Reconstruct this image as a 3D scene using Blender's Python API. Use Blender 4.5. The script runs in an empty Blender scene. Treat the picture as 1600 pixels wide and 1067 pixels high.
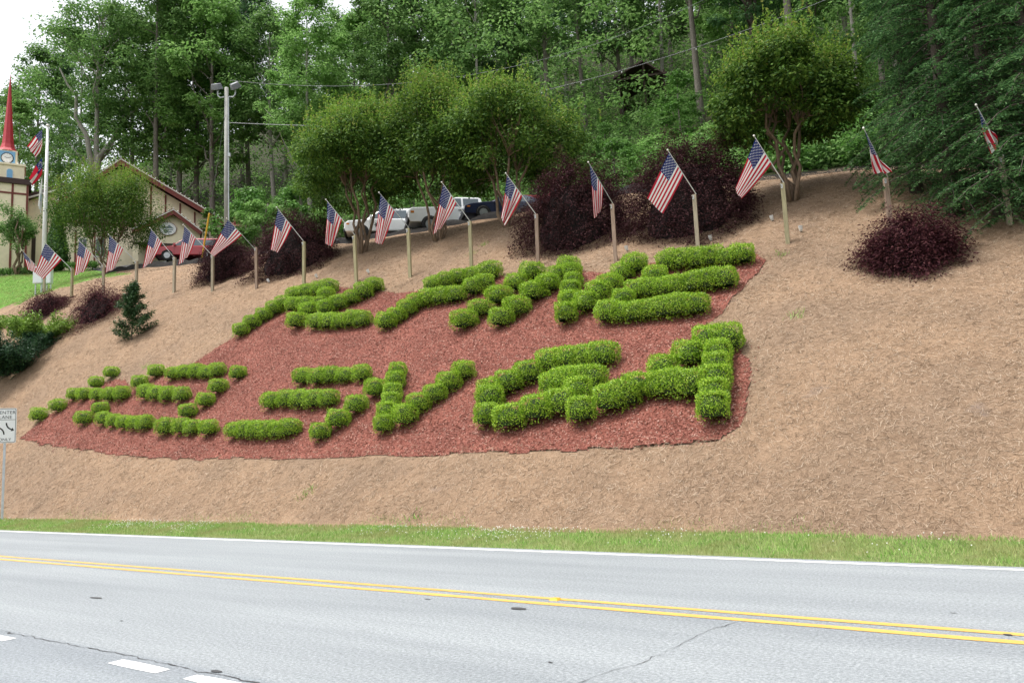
import bpy, math, random
import numpy as np
R_ = math.radians
# ------------------------------------------------------------------ camera
scene = bpy.context.scene
COL = scene.collection
FPX, CX, CY, CAMH = 1281.0, 800.0, 533.5, 1.6          # focal length etc. in photograph pixels (1600 wide)
def _basis():
    up = np.array([(350-CX)/FPX, (9000+CY)/FPX, 1.0]); up /= np.linalg.norm(up)
    nx = np.array([(-1010-CX)/FPX, -(791-CY)/FPX, 1.0]); nx -= up*nx.dot(up); nx /= np.linalg.norm(nx)
    X = -nx; Z = up; Y = -np.cross(Z, X)
    M = np.array([X, Y, Z])
    return M[:, 0], M[:, 1], M[:, 2]
CR, CU, CF = _basis()                                  # world: X along the road, Y away from it, Z up
CAM = np.array([0, 0, CAMH])
from mathutils import Matrix, Vector
cd = bpy.data.cameras.new('camera'); cam = bpy.data.objects.new('camera', cd); COL.objects.link(cam)
cd.sensor_fit = 'HORIZONTAL'; cd.sensor_width = 36.0; cd.lens = 36.0*FPX/1600.0
cd.clip_start = 0.1; cd.clip_end = 2000
m = Matrix.Identity(4)
for i in range(3):
    m[i][0] = CR[i]; m[i][1] = CU[i]; m[i][2] = -CF[i]; m[i][3] = CAM[i]
cam.matrix_world = m
scene.camera = cam
# ------------------------------------------------------------------ sky, sun, exposure
SUN_EL, SUN_AZ = R_(70), R_(228)      # azimuth measured like the sky texture's rotation
w = bpy.data.worlds.new('World'); scene.world = w; w.use_nodes = True
nt = w.node_tree; nt.nodes.clear()
sky = nt.nodes.new('ShaderNodeTexSky'); sky.sky_type = 'NISHITA'; sky.sun_disc = False
sky.sun_elevation = SUN_EL; sky.sun_rotation = SUN_AZ; sky.air_density = 1.0; sky.dust_density = 4.0; sky.ozone_density = 1.0
hs = nt.nodes.new('ShaderNodeHueSaturation'); hs.inputs['Saturation'].default_value = 0.18
bg = nt.nodes.new('ShaderNodeBackground'); bg.inputs['Strength'].default_value = 0.15
wo = nt.nodes.new('ShaderNodeOutputWorld')
nt.links.new(sky.outputs[0], hs.inputs['Color']); nt.links.new(hs.outputs[0], bg.inputs['Color']); nt.links.new(bg.outputs[0], wo.inputs['Surface'])
sd = bpy.data.lights.new('sun', 'SUN'); so = bpy.data.objects.new('sun', sd); COL.objects.link(so)
sd.energy = 1.4; sd.angle = R_(12); sd.color = (1.0, 0.96, 0.90)
_sd = Vector((math.sin(SUN_AZ)*math.cos(SUN_EL), math.cos(SUN_AZ)*math.cos(SUN_EL), math.sin(SUN_EL)))
so.rotation_euler = _sd.to_track_quat('Z', 'Y').to_euler()
scene.view_settings.view_transform = 'Standard'; scene.view_settings.look = 'None'
scene.view_settings.gamma = 1.0; scene.view_settings.use_curve_mapping = False
scene.view_settings.exposure = 1.10
cy = scene.cycles
cy.max_bounces = 6; cy.diffuse_bounces = 3; cy.glossy_bounces = 2; cy.transmission_bounces = 3; cy.transparent_max_bounces = 4
cy.caustics_reflective = False; cy.caustics_refractive = False

# ------------------------------------------------------------------ picking points
def ray(x, y): return CF + (x-CX)/FPX*CR - (y-CY)/FPX*CU
def at(x, y, D): return CAM + ray(x, y)*D
def atv(x, y, v):
    r = ray(x, y); return CAM + r*(v/r[1])
def project(p):
    d = np.asarray(p, float) - CAM; wv = d @ CF
    return CX + FPX*(d @ CR)/wv, CY - FPX*(d @ CU)/wv
def depth(p): return float((np.asarray(p) - CAM) @ CF)

# ------------------------------------------------------------------ mesh helpers
class MB:
    """collects points and faces; build() links them as one mesh object"""
    def __init__(s): s.v = []; s.t = []; s.q = []; s.n = 0; s.tm = []; s.qm = []
    def add(s, v, quads=None, tris=None, mat=0):
        v = np.asarray(v, np.float32).reshape(-1, 3)
        if quads is not None and len(quads):
            qq = np.asarray(quads, np.int32).reshape(-1, 4) + s.n; s.q.append(qq)
            s.qm.append(np.broadcast_to(np.asarray(mat, np.int32), (len(qq),)))
        if tris is not None and len(tris):
            tt = np.asarray(tris, np.int32).reshape(-1, 3) + s.n; s.t.append(tt)
            s.tm.append(np.broadcast_to(np.asarray(mat, np.int32), (len(tt),)))
        s.v.append(v); s.n += len(v); return s
    def box(s, c, d, rz=0, mat=0, taper=1.0, M=None):
        x, y, z = np.array(d)/2.0
        p = np.array([(-x,-y,-z),(x,-y,-z),(x,y,-z),(-x,y,-z),(-x*taper,-y*taper,z),(x*taper,-y*taper,z),(x*taper,y*taper,z),(-x*taper,y*taper,z)])
        if rz:
            c_, s_ = math.cos(rz), math.sin(rz); p = p @ np.array([[c_, s_, 0], [-s_, c_, 0], [0, 0, 1]])
        p = p + np.asarray(c)
        return s.add(p, [(3,2,1,0),(4,5,6,7),(0,1,5,4),(1,2,6,5),(2,3,7,6),(3,0,4,7)], mat=mat)
    def tube(s, path, radii, n=8, caps=True, mat=0):
        P = np.asarray(path, float); k = len(P)
        rr = np.broadcast_to(np.asarray(radii, float), (k,))
        T = np.gradient(P, axis=0); T /= np.linalg.norm(T, axis=1)[:, None] + 1e-9
        ref = np.array([0, 0, 1.0]) if abs(T[:, 2]).mean() < 0.8 else np.array([1.0, 0, 0])
        A = np.cross(T, ref); A /= np.linalg.norm(A, axis=1)[:, None] + 1e-9
        B = np.cross(T, A)
        a = np.arange(n)*2*math.pi/n
        V = P[:, None] + rr[:, None, None]*(np.cos(a)[None, :, None]*A[:, None] + np.sin(a)[None, :, None]*B[:, None])
        i = np.arange(k-1)[:, None]*n; j = np.arange(n)[None]; j2 = (j+1) % n
        q = np.stack([i+j, i+j2, i+n+j2, i+n+j], -1).reshape(-1, 4)
        V = V.reshape(-1, 3)
        tr = []
        if caps:
            V = np.vstack([V, P[0], P[-1]])
            b = k*n
            for jj in range(n):
                tr.append((b, (jj+1) % n, jj)); tr.append((b+1, (k-1)*n+jj, (k-1)*n+(jj+1) % n))
        return s.add(V, q, tr, mat=mat)
    def lathe(s, c, prof, n=16, mat=0):
        """prof: list of (radius, z)"""
        a = np.arange(n)*2*math.pi/n
        V = np.array([(r*math.cos(t), r*math.sin(t), z) for r, z in prof for t in a]) + np.asarray(c)
        k = len(prof); i = np.arange(k-1)[:, None]*n; j = np.arange(n)[None]; j2 = (j+1) % n
        q = np.stack([i+j, i+j2, i+n+j2, i+n+j], -1).reshape(-1, 4)
        return s.add(V, q, mat=mat)
    def prism(s, poly, y0, y1, mat=0, f=None):
        """poly in (x, z), extruded along y; f maps local points to world"""
        n = len(poly); P = np.array([(x, y0, z) for x, z in poly] + [(x, y1, z) for x, z in poly], float)
        if f is not None: P = f(P)
        import mathutils
        tri = mathutils.geometry.tessellate_polygon([[Vector((x, 0, z)) for x, z in poly]])
        t = []
        for a, b, c in tri:
            ax, az = poly[a]; bx, bz = poly[b]; cx_, cz = poly[c]
            if (bx-ax)*(cz-az)-(bz-az)*(cx_-ax) < 0: a, b, c = a, c, b
            t.append((a, b, c)); t.append((a+n, c+n, b+n))
        area = sum(poly[i][0]*poly[(i+1) % n][1]-poly[(i+1) % n][0]*poly[i][1] for i in range(n))
        q = []
        for i in range(n):
            j = (i+1) % n
            q.append((i+n, j+n, j, i) if area > 0 else (i, j, j+n, i+n))
        return s.add(P, q, t, mat=mat)
    def mesh(s, name, mats, smooth=False):
        me = bpy.data.meshes.new(name)
        V = np.concatenate(s.v) if s.v else np.zeros((0, 3), np.float32)
        t = np.concatenate(s.t) if s.t else np.zeros((0, 3), np.int32)
        q = np.concatenate(s.q) if s.q else np.zeros((0, 4), np.int32)
        mi = np.concatenate([x for x in s.tm] + [x for x in s.qm]) if (s.tm or s.qm) else np.zeros(0, np.int32)
        me.vertices.add(len(V)); me.vertices.foreach_set('co', V.astype(np.float32).ravel())
        nl = len(t)*3 + len(q)*4
        me.loops.add(nl); me.loops.foreach_set('vertex_index', np.concatenate([t.ravel(), q.ravel()]).astype(np.int32))
        nf = len(t) + len(q); me.polygons.add(nf)
        st = np.concatenate([np.arange(len(t))*3, len(t)*3 + np.arange(len(q))*4]).astype(np.int32)
        me.polygons.foreach_set('loop_start', st)
        for mm in (mats if isinstance(mats, (list, tuple)) else [mats]): me.materials.append(mm)
        me.polygons.foreach_set('material_index', mi.astype(np.int32))
        me.polygons.foreach_set('use_smooth', np.full(nf, bool(smooth)))
        me.update(calc_edges=True)
        return me
    def build(s, name, mats, parent=None, smooth=False, bevel=0.0, loc=None):
        o = bpy.data.objects.new(name, s.mesh(name, mats, smooth)); COL.objects.link(o)
        if parent is not None: o.parent = parent
        if loc is not None: o.location = loc
        if bevel:
            b = o.modifiers.new('bevel', 'BEVEL'); b.width = bevel; b.segments = 2; b.limit_method = 'ANGLE'; b.angle_limit = R_(35)
        return o
def tag(o, label=None, cat=None, group=None, kind=None):
    if label: o['label'] = label
    if cat: o['category'] = cat
    if group: o['group'] = group
    if kind: o['kind'] = kind
    return o
def thing(name, label, cat, loc=(0, 0, 0), rz=0.0, group=None):
    o = bpy.data.objects.new(name, None); COL.objects.link(o); o.empty_display_size = 0.2
    o.location = loc; o.rotation_euler = (0, 0, rz)
    return tag(o, label, cat, group)
def child(name, me, parent, loc=None):
    o = bpy.data.objects.new(name, me); COL.objects.link(o); o.parent = parent
    if loc is not None: o.location = loc
    return o
KIDS = {}
def copy_tree(root, loc, rz=0, sc=None, label=None):
    r = root.copy(); COL.objects.link(r); r.location = loc; r.rotation_euler = (0, 0, rz)
    if sc is not None: r.scale = sc
    if label: r['label'] = label
    for ch in list(root.children):
        c = ch.copy(); COL.objects.link(c); c.parent = r
        for g in list(ch.children):
            d = g.copy(); COL.objects.link(d); d.parent = c
    return r

# ------------------------------------------------------------------ materials
def nm(name):
    mt = bpy.data.materials.new(name); mt.use_nodes = True
    n = mt.node_tree; n.nodes.clear()
    o = n.nodes.new('ShaderNodeOutputMaterial'); b = n.nodes.new('ShaderNodeBsdfPrincipled')
    n.links.new(b.outputs[0], o.inputs['Surface']); b.inputs['Specular IOR Level'].default_value = 0.3
    return mt, n, b, o
def N(n, kind, **kw):
    x = n.nodes.new(kind)
    for k, v in kw.items():
        if k in x.inputs: x.inputs[k].default_value = v
        else: setattr(x, k, v)
    return x
def ramp(n, stops, fac):
    r = n.nodes.new('ShaderNodeValToRGB'); e = r.color_ramp.elements
    while len(e) < len(stops): e.new(0.5)
    for el, (p, c) in zip(e, stops): el.position = p; el.color = (*c, 1)
    n.links.new(fac, r.inputs['Fac']); return r
def mixc(n, a, b, fac, mode='MIX'):
    x = n.nodes.new('ShaderNodeMix'); x.data_type = 'RGBA'; x.blend_type = mode
    for s, val in ((6, a), (7, b)):
        if isinstance(val, tuple): x.inputs[s].default_value = (*val, 1)
        else: n.links.new(val, x.inputs[s])
    if isinstance(fac, float): x.inputs[0].default_value = fac
    else: n.links.new(fac, x.inputs[0])
    return x.outputs[2]
def noise(n, scale, detail=4, rough=0.55, vec=None, out='Fac'):
    x = N(n, 'ShaderNodeTexNoise'); x.inputs['Scale'].default_value = scale
    x.inputs['Detail'].default_value = detail; x.inputs['Roughness'].default_value = rough
    if vec is not None: n.links.new(vec, x.inputs['Vector'])
    return x.outputs[out]
def coord(n, which='Object', scale=None, rot=None):
    if which == 'World': o = n.nodes.new('ShaderNodeNewGeometry').outputs['Position']
    else: o = n.nodes.new('ShaderNodeTexCoord').outputs[which]
    if scale or rot:
        mp = n.nodes.new('ShaderNodeMapping')
        if scale: mp.inputs['Scale'].default_value = scale
        if rot: mp.inputs['Rotation'].default_value = rot
        n.links.new(o, mp.inputs['Vector']); o = mp.outputs[0]
    return o
def bump(n, b, h, strength=0.3, dist=0.02):
    x = N(n, 'ShaderNodeBump'); x.inputs['Strength'].default_value = strength; x.inputs['Distance'].default_value = dist
    n.links.new(h, x.inputs['Height']); n.links.new(x.outputs[0], b.inputs['Normal'])
def leaf_mat(name, cols, trans=0.30, rough=0.5, spec=0.25, patch=None, vary=0.12):
    """leaves: each leaf draws its own colour from a ramp; trees differ a little from each other"""
    mt, n, b, o = nm(name)
    g = n.nodes.new('ShaderNodeNewGeometry')
    k = len(cols)
    r = ramp(n, [((i+0.5)/k, c) for i, c in enumerate(cols)], g.outputs['Random Per Island'])
    col = r.outputs[0]
    if patch:
        ns = noise(n, patch[1], 2, vec=coord(n, 'Object'))
        rr = ramp(n, [(0.42, (0, 0, 0)), (0.62, (1, 1, 1))], ns)
        mf = n.nodes.new('ShaderNodeMath'); mf.operation = 'MULTIPLY'; mf.inputs[1].default_value = patch[2]
        n.links.new(rr.outputs[0], mf.inputs[0])
        col = mixc(n, col, patch[0], mf.outputs[0])
    oi = n.nodes.new('ShaderNodeObjectInfo')
    h = n.nodes.new('ShaderNodeHueSaturation')
    mr = n.nodes.new('ShaderNodeMapRange'); mr.inputs[3].default_value = 1-vary; mr.inputs[4].default_value = 1+vary
    n.links.new(oi.outputs['Random'], mr.inputs[0]); n.links.new(mr.outputs[0], h.inputs['Value']); n.links.new(col, h.inputs['Color'])
    col = h.outputs[0]
    n.links.new(col, b.inputs['Base Color']); b.inputs['Roughness'].default_value = rough; b.inputs['Specular IOR Level'].default_value = spec
    if trans:
        t = n.nodes.new('ShaderNodeBsdfTranslucent'); n.links.new(col, t.inputs['Color'])
        ms = n.nodes.new('ShaderNodeMixShader'); ms.inputs[0].default_value = trans
        n.links.new(b.outputs[0], ms.inputs[1]); n.links.new(t.outputs[0], ms.inputs[2]); n.links.new(ms.outputs[0], o.inputs['Surface'])
    return mt
def plain(name, col, rough=0.5, metal=0.0, var=0.15, scale=6.0, bmp=0.0, spec=0.4, coat=0.0):
    mt, n, b, o = nm(name)
    ns = noise(n, scale, 4, vec=coord(n, 'Object'))
    lo = tuple(c*(1-var) for c in col); hi = tuple(min(1, c*(1+var)) for c in col)
    r = ramp(n, [(0.3, lo), (0.7, hi)], ns)
    n.links.new(r.outputs[0], b.inputs['Base Color'])
    b.inputs['Roughness'].default_value = rough; b.inputs['Metallic'].default_value = metal; b.inputs['Specular IOR Level'].default_value = spec
    if coat: b.inputs['Coat Weight'].default_value = coat; b.inputs['Coat Roughness'].default_value = 0.08
    if bmp: bump(n, b, ns, bmp, 0.01)
    return mt
def wood_mat(name, a, bcol, scale=(14, 14, 1.2)):
    mt, n, b, o = nm(name)
    v = coord(n, 'Object', scale)
    ns = noise(n, 3.0, 6, 0.65, v)
    oi = n.nodes.new('ShaderNodeObjectInfo')
    r = ramp(n, [(0.3, a), (0.5, tuple((p+q)/2 for p, q in zip(a, bcol))), (0.72, bcol)], ns)
    h = n.nodes.new('ShaderNodeHueSaturation'); mr = n.nodes.new('ShaderNodeMapRange'); mr.inputs[3].default_value = 0.8; mr.inputs[4].default_value = 1.2
    n.links.new(oi.outputs['Random'], mr.inputs[0]); n.links.new(mr.outputs[0], h.inputs['Value']); n.links.new(r.outputs[0], h.inputs['Color'])
    n.links.new(h.outputs[0], b.inputs['Base Color']); b.inputs['Roughness'].default_value = 0.8
    bump(n, b, ns, 0.4, 0.01)
    return mt
# ------------------------------------------------------------------ the land
V_EDGE, V_FOOT, V_POST = 11.19, 13.2, 24.3
_ctl = []
for x, y in [(68,456),(112,464),(162,452),(213,459),(272,457),(332,455),(400,450),(475,447),(558,440),(641,432),(738,422),(841,415),(962,408),(1091,392),(1231,380),(1393,374),(1577,352)]:
    _ctl.append(atv(x, y, V_POST))
for x, y in [(-200,470),(0,450),(100,436),(200,425),(300,418),(450,395),(600,372),(700,355),(760,345),(900,322),(1050,300),(1170,288),(1290,270),(1450,262),(1600,262),(1800,270)]:
    _ctl.append(atv(x, y, 31.5))
for u in range(-70, 31, 10):                      # toe of the bank
    _ctl.append(np.array([u, V_FOOT, 0.12]))
for x, y, D in [(0,430,68),(100,426,68),(-150,440,68),(300,412,62),(200,416,68),(150,418,78),(20,425,80),(300,405,80),(-200,430,90),
                (450,384,58),(600,380,52),(700,379,50),(800,384,47),(1000,300,46),(1150,272,42),(1290,255,38),(1450,240,36),(1650,240,34),
                (450,345,78),(600,326,76),(800,295,74),(1000,215,68),(1200,190,62),(1400,180,56),(1650,180,50),
                (100,380,110),(300,360,110),(500,300,110),(700,250,105),(900,190,100),(1100,150,95),(1300,120,90),(1600,100,85),(-150,400,115),
                (0,300,170),(300,260,170),(600,180,160),(900,90,150),(1200,40,140),(1600,0,130)]:
    _ctl.append(at(x, y, D))
_ctl = np.array(_ctl)
def _tps(C, lam=0.4):
    n = len(C); P = C[:, :2]/30.0; d = np.linalg.norm(P[:, None]-P[None], axis=2)
    K = np.where(d > 0, d*d*np.log(d+1e-12), 0) + lam*np.eye(n)*0.02
    Q = np.hstack([np.ones((n, 1)), P]); A = np.zeros((n+3, n+3)); A[:n, :n] = K; A[:n, n:] = Q; A[n:, :n] = Q.T
    s = np.linalg.solve(A, np.concatenate([C[:, 2], np.zeros(3)])); return P, s
_TP, _TS = _tps(_ctl)
def _rough(u, v):
    return (0.035*np.sin(1.7*u+0.6*v)*np.sin(0.9*v-0.4*u+1.0) + 0.016*np.sin(3.1*u-1.3*v+2.0)*np.sin(2.7*v+0.7*u) + 0.06*np.sin(0.45*u+0.8)*np.sin(0.6*v))
def land(u, v):
    u = np.asarray(u, float); v = np.asarray(v, float); sh = np.broadcast(u, v).shape
    u = np.broadcast_to(u, sh).ravel(); v = np.broadcast_to(v, sh).ravel(); z = np.empty(len(u))
    uu = np.clip(u, -170, 45); vv = np.clip(v, V_FOOT, 190)
    for i in range(0, len(u), 20000):
        q = np.stack([uu[i:i+20000], vv[i:i+20000]], 1)/30.0
        d = np.linalg.norm(q[:, None]-_TP[None], axis=2)
        z[i:i+20000] = (np.where(d > 0, d*d*np.log(d+1e-12), 0) @ _TS[:-3]) + _TS[-3] + q @ _TS[-2:]
    z = np.clip(z, 0.0, 110)
    ramp_ = np.clip((v-V_FOOT)/1.5, 0, 1); z = z + _rough(u, v)*ramp_
    t = np.clip((v-(V_EDGE+0.15))/(V_FOOT-V_EDGE-0.15), 0, 1)
    z = np.where(v < V_FOOT, -0.015 + (np.maximum(z, 0.1)+0.015)*t*t*(3-2*t), np.maximum(z, 0.1))
    z = np.where(v < V_EDGE+0.15, -0.015, z)
    return z.reshape(sh)
def land1(u, v): return float(land(np.array([u]), np.array([v]))[0])
def hit(x, y, dmin=9.0, dmax=220.0):
    """where the sight line through a point of the photograph meets the ground"""
    t = np.arange(dmin, dmax, 0.25); r = ray(x, y); P = CAM[None] + t[:, None]*r
    g = P[:, 2] - land(P[:, 0], P[:, 1]); k = np.nonzero(g < 0)[0]
    if not len(k): return at(x, y, 60.0)
    a, b = t[max(k[0]-1, 0)], t[k[0]]
    for _ in range(18):
        mdl = (a+b)/2; p = CAM + mdl*r
        if p[2] < land1(p[0], p[1]): b = mdl
        else: a = mdl
    p = CAM + b*r; p[2] = land1(p[0], p[1]); return p
def ground(x, y, D):
    p = at(x, y, D); return np.array([p[0], p[1], land1(p[0], p[1])])

# materials of the ground
def straw_mat():
    mt, n, b, o = nm('pine_straw_cover'); v = coord(n, 'World')
    big = noise(n, 0.35, 5, 0.6, v); mid = noise(n, 3.0, 6, 0.7, v)
    f1 = noise(n, 16.0, 6, 0.75, coord(n, 'World', (1.0, 6.0, 1.0), (0.3, 0.2, 0.5)))
    f2 = noise(n, 16.0, 6, 0.75, coord(n, 'World', (6.0, 1.2, 1.0), (0.1, 0.4, 0.3)))
    fm = n.nodes.new('ShaderNodeMath'); fm.operation = 'MAXIMUM'; n.links.new(f1, fm.inputs[0]); n.links.new(f2, fm.inputs[1])
    c1 = ramp(n, [(0.36, (0.125, 0.082, 0.053)), (0.54, (0.295, 0.205, 0.136)), (0.72, (0.43, 0.325, 0.23))], fm.outputs[0]).outputs[0]
    c2 = mixc(n, c1, ramp(n, [(0.3, (0.62, 0.58, 0.55)), (0.55, (1, 1, 1)), (0.75, (1.12, 1.1, 1.08))], mid).outputs[0], 0.6, 'MULTIPLY')
    c3 = mixc(n, c2, ramp(n, [(0.35, (0.80, 0.80, 0.82)), (0.6, (1.06, 1.02, 0.98))], big).outputs[0], 0.8, 'MULTIPLY')
    gr = ramp(n, [(0.66, (0, 0, 0)), (0.74, (0.5, 0.5, 0.5))], noise(n, 0.9, 5, 0.65, coord(n, 'World', (1, 1, 1), (0.2, 0, 1.0))))
    c4 = mixc(n, c3, (0.20, 0.165, 0.15), gr.outputs[0])
    n.links.new(c4, b.inputs['Base Color']); b.inputs['Roughness'].default_value = 0.9; b.inputs['Specular IOR Level'].default_value = 0.1
    bump(n, b, fm.outputs[0], 0.9, 0.03); return mt
def mulch_mat():
    mt, n, b, o = nm('red_mulch'); v = coord(n, 'World')
    vo = N(n, 'ShaderNodeTexVoronoi'); vo.inputs['Scale'].default_value = 24.0; n.links.new(v, vo.inputs['Vector'])
    c = ramp(n, [(0.0, (0.10, 0.030, 0.020)), (0.45, (0.20, 0.068, 0.049)), (0.8, (0.285, 0.112, 0.084)), (1.0, (0.40, 0.21, 0.155))], N(n, 'ShaderNodeSeparateColor').inputs and vo.outputs['Distance'])
    c = mixc(n, c.outputs[0], ramp(n, [(0.35, (0.7, 0.66, 0.66)), (0.65, (1.1, 1.08, 1.08))], noise(n, 0.8, 5, 0.6, v)).outputs[0], 0.8, 'MULTIPLY')
    n.links.new(c, b.inputs['Base Color']); b.inputs['Roughness'].default_value = 0.85; b.inputs['Specular IOR Level'].default_value = 0.15
    bump(n, b, noise(n, 30, 5, 0.7, v), 0.9, 0.03); return mt
def soil_grass_mat(name, a, c_, d):
    mt, n, b, o = nm(name); v = coord(n, 'World')
    r = ramp(n, [(0.3, a), (0.5, c_), (0.72, d)], noise(n, 2.2, 6, 0.65, v)).outputs[0]
    r = mixc(n, r, ramp(n, [(0.3, (0.75, 0.75, 0.7)), (0.7, (1.15, 1.15, 1.1))], noise(n, 22, 4, 0.7, v)).outputs[0], 0.8, 'MULTIPLY')
    n.links.new(r, b.inputs['Base Color']); b.inputs['Roughness'].default_value = 0.9; b.inputs['Specular IOR Level'].default_value = 0.1
    bump(n, b, noise(n, 40, 4, 0.7, v), 0.8, 0.03); return mt
def asphalt_mat():
    mt, n, b, o = nm('worn_asphalt'); v = coord(n, 'World')
    fine = noise(n, 34, 5, 0.8, v); vo = N(n, 'ShaderNodeTexVoronoi'); vo.inputs['Scale'].default_value = 85; n.links.new(v, vo.inputs['Vector'])
    c = ramp(n, [(0.30, (0.122, 0.134, 0.143)), (0.5, (0.242, 0.261, 0.273)), (0.72, (0.40, 0.424, 0.435))], fine).outputs[0]
    c = mixc(n, c, ramp(n, [(0.0, (0.75, 0.75, 0.76)), (0.5, (1.08, 1.08, 1.08))], vo.outputs['Distance']).outputs[0], 0.6, 'MULTIPLY')
    band = noise(n, 0.9, 5, 0.6, coord(n, 'World', (0.12, 1.3, 1)))
    c = mixc(n, c, ramp(n, [(0.32, (0.80, 0.81, 0.825)), (0.66, (1.07, 1.07, 1.065))], band).outputs[0], 0.9, 'MULTIPLY')
    blot = noise(n, 2.2, 6, 0.7, coord(n, 'World', (0.6, 1.4, 1)))
    c = mixc(n, c, ramp(n, [(0.25, (0.72, 0.72, 0.73)), (0.38, (1, 1, 1))], blot).outputs[0], 0.7, 'MULTIPLY')
    sep = n.nodes.new('ShaderNodeSeparateXYZ'); n.links.new(v, sep.inputs[0])
    lane = ramp(n, [(0.0, (0.92, 0.93, 0.95)), (1.0, (1, 1, 1))], sep.outputs[1])      # the near lane is newer and a little darker
    mr = n.nodes.new('ShaderNodeMapRange'); mr.inputs[1].default_value = 4.05; mr.inputs[2].default_value = 4.12; n.links.new(sep.outputs[1], mr.inputs[0]); n.links.new(mr.outputs[0], lane.inputs[0])
    c = mixc(n, c, lane.outputs[0], 1.0, 'MULTIPLY')
    n.links.new(c, b.inputs['Base Color']); b.inputs['Roughness'].default_value = 0.75; b.inputs['Specular IOR Level'].default_value = 0.3
    bump(n, b, vo.outputs['Distance'], 0.5, 0.006); return mt
def paint_mat(name, col):
    mt, n, b, o = nm(name); v = coord(n, 'World')
    ns = noise(n, 38, 5, 0.75, v)
    wear = ramp(n, [(0.30, (0.30, 0.30, 0.31)), (0.40, col)], ns).outputs[0]
    c = mixc(n, wear, ramp(n, [(0.3, (0.84, 0.84, 0.84)), (0.7, (1.05, 1.05, 1.05))], noise(n, 3, 4, 0.6, v)).outputs[0], 0.7, 'MULTIPLY')
    n.links.new(c, b.inputs['Base Color']); b.inputs['Roughness'].default_value = 0.6; bump(n, b, ns, 0.3, 0.004); return mt
M_STRAW, M_MULCH, M_ASPH = straw_mat(), mulch_mat(), asphalt_mat()
M_LAWN = soil_grass_mat('lawn_turf', (0.08, 0.17, 0.03), (0.12, 0.24, 0.045), (0.16, 0.30, 0.065))
M_VERGE = soil_grass_mat('verge_soil', (0.13, 0.16, 0.06), (0.16, 0.21, 0.07), (0.22, 0.23, 0.11))
M_FORFLOOR = soil_grass_mat('forest_floor', (0.018, 0.022, 0.010), (0.03, 0.034, 0.015), (0.05, 0.045, 0.025))
M_BMULCH = soil_grass_mat('black_mulch', (0.012, 0.011, 0.011), (0.022, 0.02, 0.02), (0.04, 0.037, 0.035))
M_LOT = plain('parking_asphalt', (0.035, 0.035, 0.037), 0.9, scale=20)

# the bed of red mulch, outlined where the two colours of mulch meet
BED_PX = [(30,686),(52,668),(75,650),(105,628),(130,612),(160,600),(185,592),(205,603),(232,590),(262,578),(300,570),(342,540),(362,530),(400,500),(450,465),(500,448),(560,452),
          (600,457),(660,455),(700,440),(780,430),(800,442),(850,430),(880,420),(940,428),(1000,415),(1040,408),(1120,400),(1180,395),(1197,408),(1185,425),(1160,450),(1125,490),
          (1090,525),(1055,555),(1045,570),(1090,560),(1150,543),(1172,565),(1168,620),(1155,668),(1120,690),(1000,697),(900,703),(800,707),(620,713),(420,717),(250,715),(110,700)]
BED = np.array([hit(x, y)[:2] for x, y in BED_PX])
def in_poly(u, v, poly):
    u = np.asarray(u); v = np.asarray(v); c = np.zeros(u.shape, bool); n = len(poly); j = n-1
    for i in range(n):
        xi, yi = poly[i]; xj, yj = poly[j]
        hitm = ((yi > v) != (yj > v)) & (u < (xj-xi)*(v-yi)/((yj-yi) if abs(yj-yi) > 1e-9 else 1e-9)+xi)
        c ^= hitm; j = i
    return c
LAWN_PX = [(-260,500),(-40,483),(20,476),(75,458),(112,447),(150,434),(205,428),(150,424),(60,424),(-260,432)]
LAWN = np.array([hit(x, y)[:2] for x, y in LAWN_PX])
def wob(u, v, a=0.10): return u + a*np.sin(5.3*v+2*u)+0.6*a*np.sin(13.0*u+3*v), v + a*np.sin(4.7*u-1.5*v)+0.6*a*np.sin(11.0*v+5*u)

def grid(us, vs):
    Ug, Vg = np.meshgrid(us, vs, indexing='ij'); Z = land(Ug, Vg)
    nu, nv = Ug.shape; i = np.arange(nu-1)[:, None]*nv; j = np.arange(nv-1)[None]
    q = np.stack([i+j, i+j+nv, i+j+nv+1, i+j+1], -1).reshape(-1, 4)
    return Ug, Vg, Z, q
us = np.concatenate([np.arange(-320, -90, 8), np.arange(-90, -45, 1.0), np.arange(-45, 12, 0.28), np.arange(12, 50, 2), np.arange(50, 330, 14)])
vs = np.concatenate([[-70, -30, -6.0, V_EDGE-0.6, V_EDGE+0.1], np.arange(V_EDGE+0.3, 34, 0.28), np.arange(34, 70, 1.0), np.arange(70, 240, 5)])
Ug, Vg, Zg, q = grid(us, vs)
uc = Ug.ravel()[q].mean(1); vc = Vg.ravel()[q].mean(1)
# what covers the ground: straw bank, verge, lawn, parking, forest floor
a1, b1 = wob(uc, vc, 0.25)
mi = np.zeros(len(q), int)
mi[vc < V_FOOT - 0.15 + 0.16*np.sin(0.9*uc)+0.08*np.sin(2.7*uc)] = 1
mi[in_poly(a1, b1, LAWN)] = 2
dq = (np.stack([uc, vc, np.zeros(len(uc))], 1) - CAM) @ CF
beyond = (vc > 32.3) & (mi == 0)
mi[beyond] = 3
mi[beyond & (vc < 38.5) & (uc > -46) & (uc < -12)] = 4
mi[beyond & (vc < 37) & (uc <= -46)] = 4
mi[(vc > 31.7) & (vc < 33.0+0.2*np.sin(uc)) & ((uc > -40) | ((uc < -47) & (uc > -60)))] = 5
V = np.stack([Ug, Vg, Zg], -1).reshape(-1, 3)
bm = (V[:, 1] > 31.5) & (V[:, 1] < 33.1) & (((V[:, 0] < -13) & (V[:, 0] > -36)) | ((V[:, 0] < -47) & (V[:, 0] > -60)))          # low ridge of black mulch below the parked cars
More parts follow.
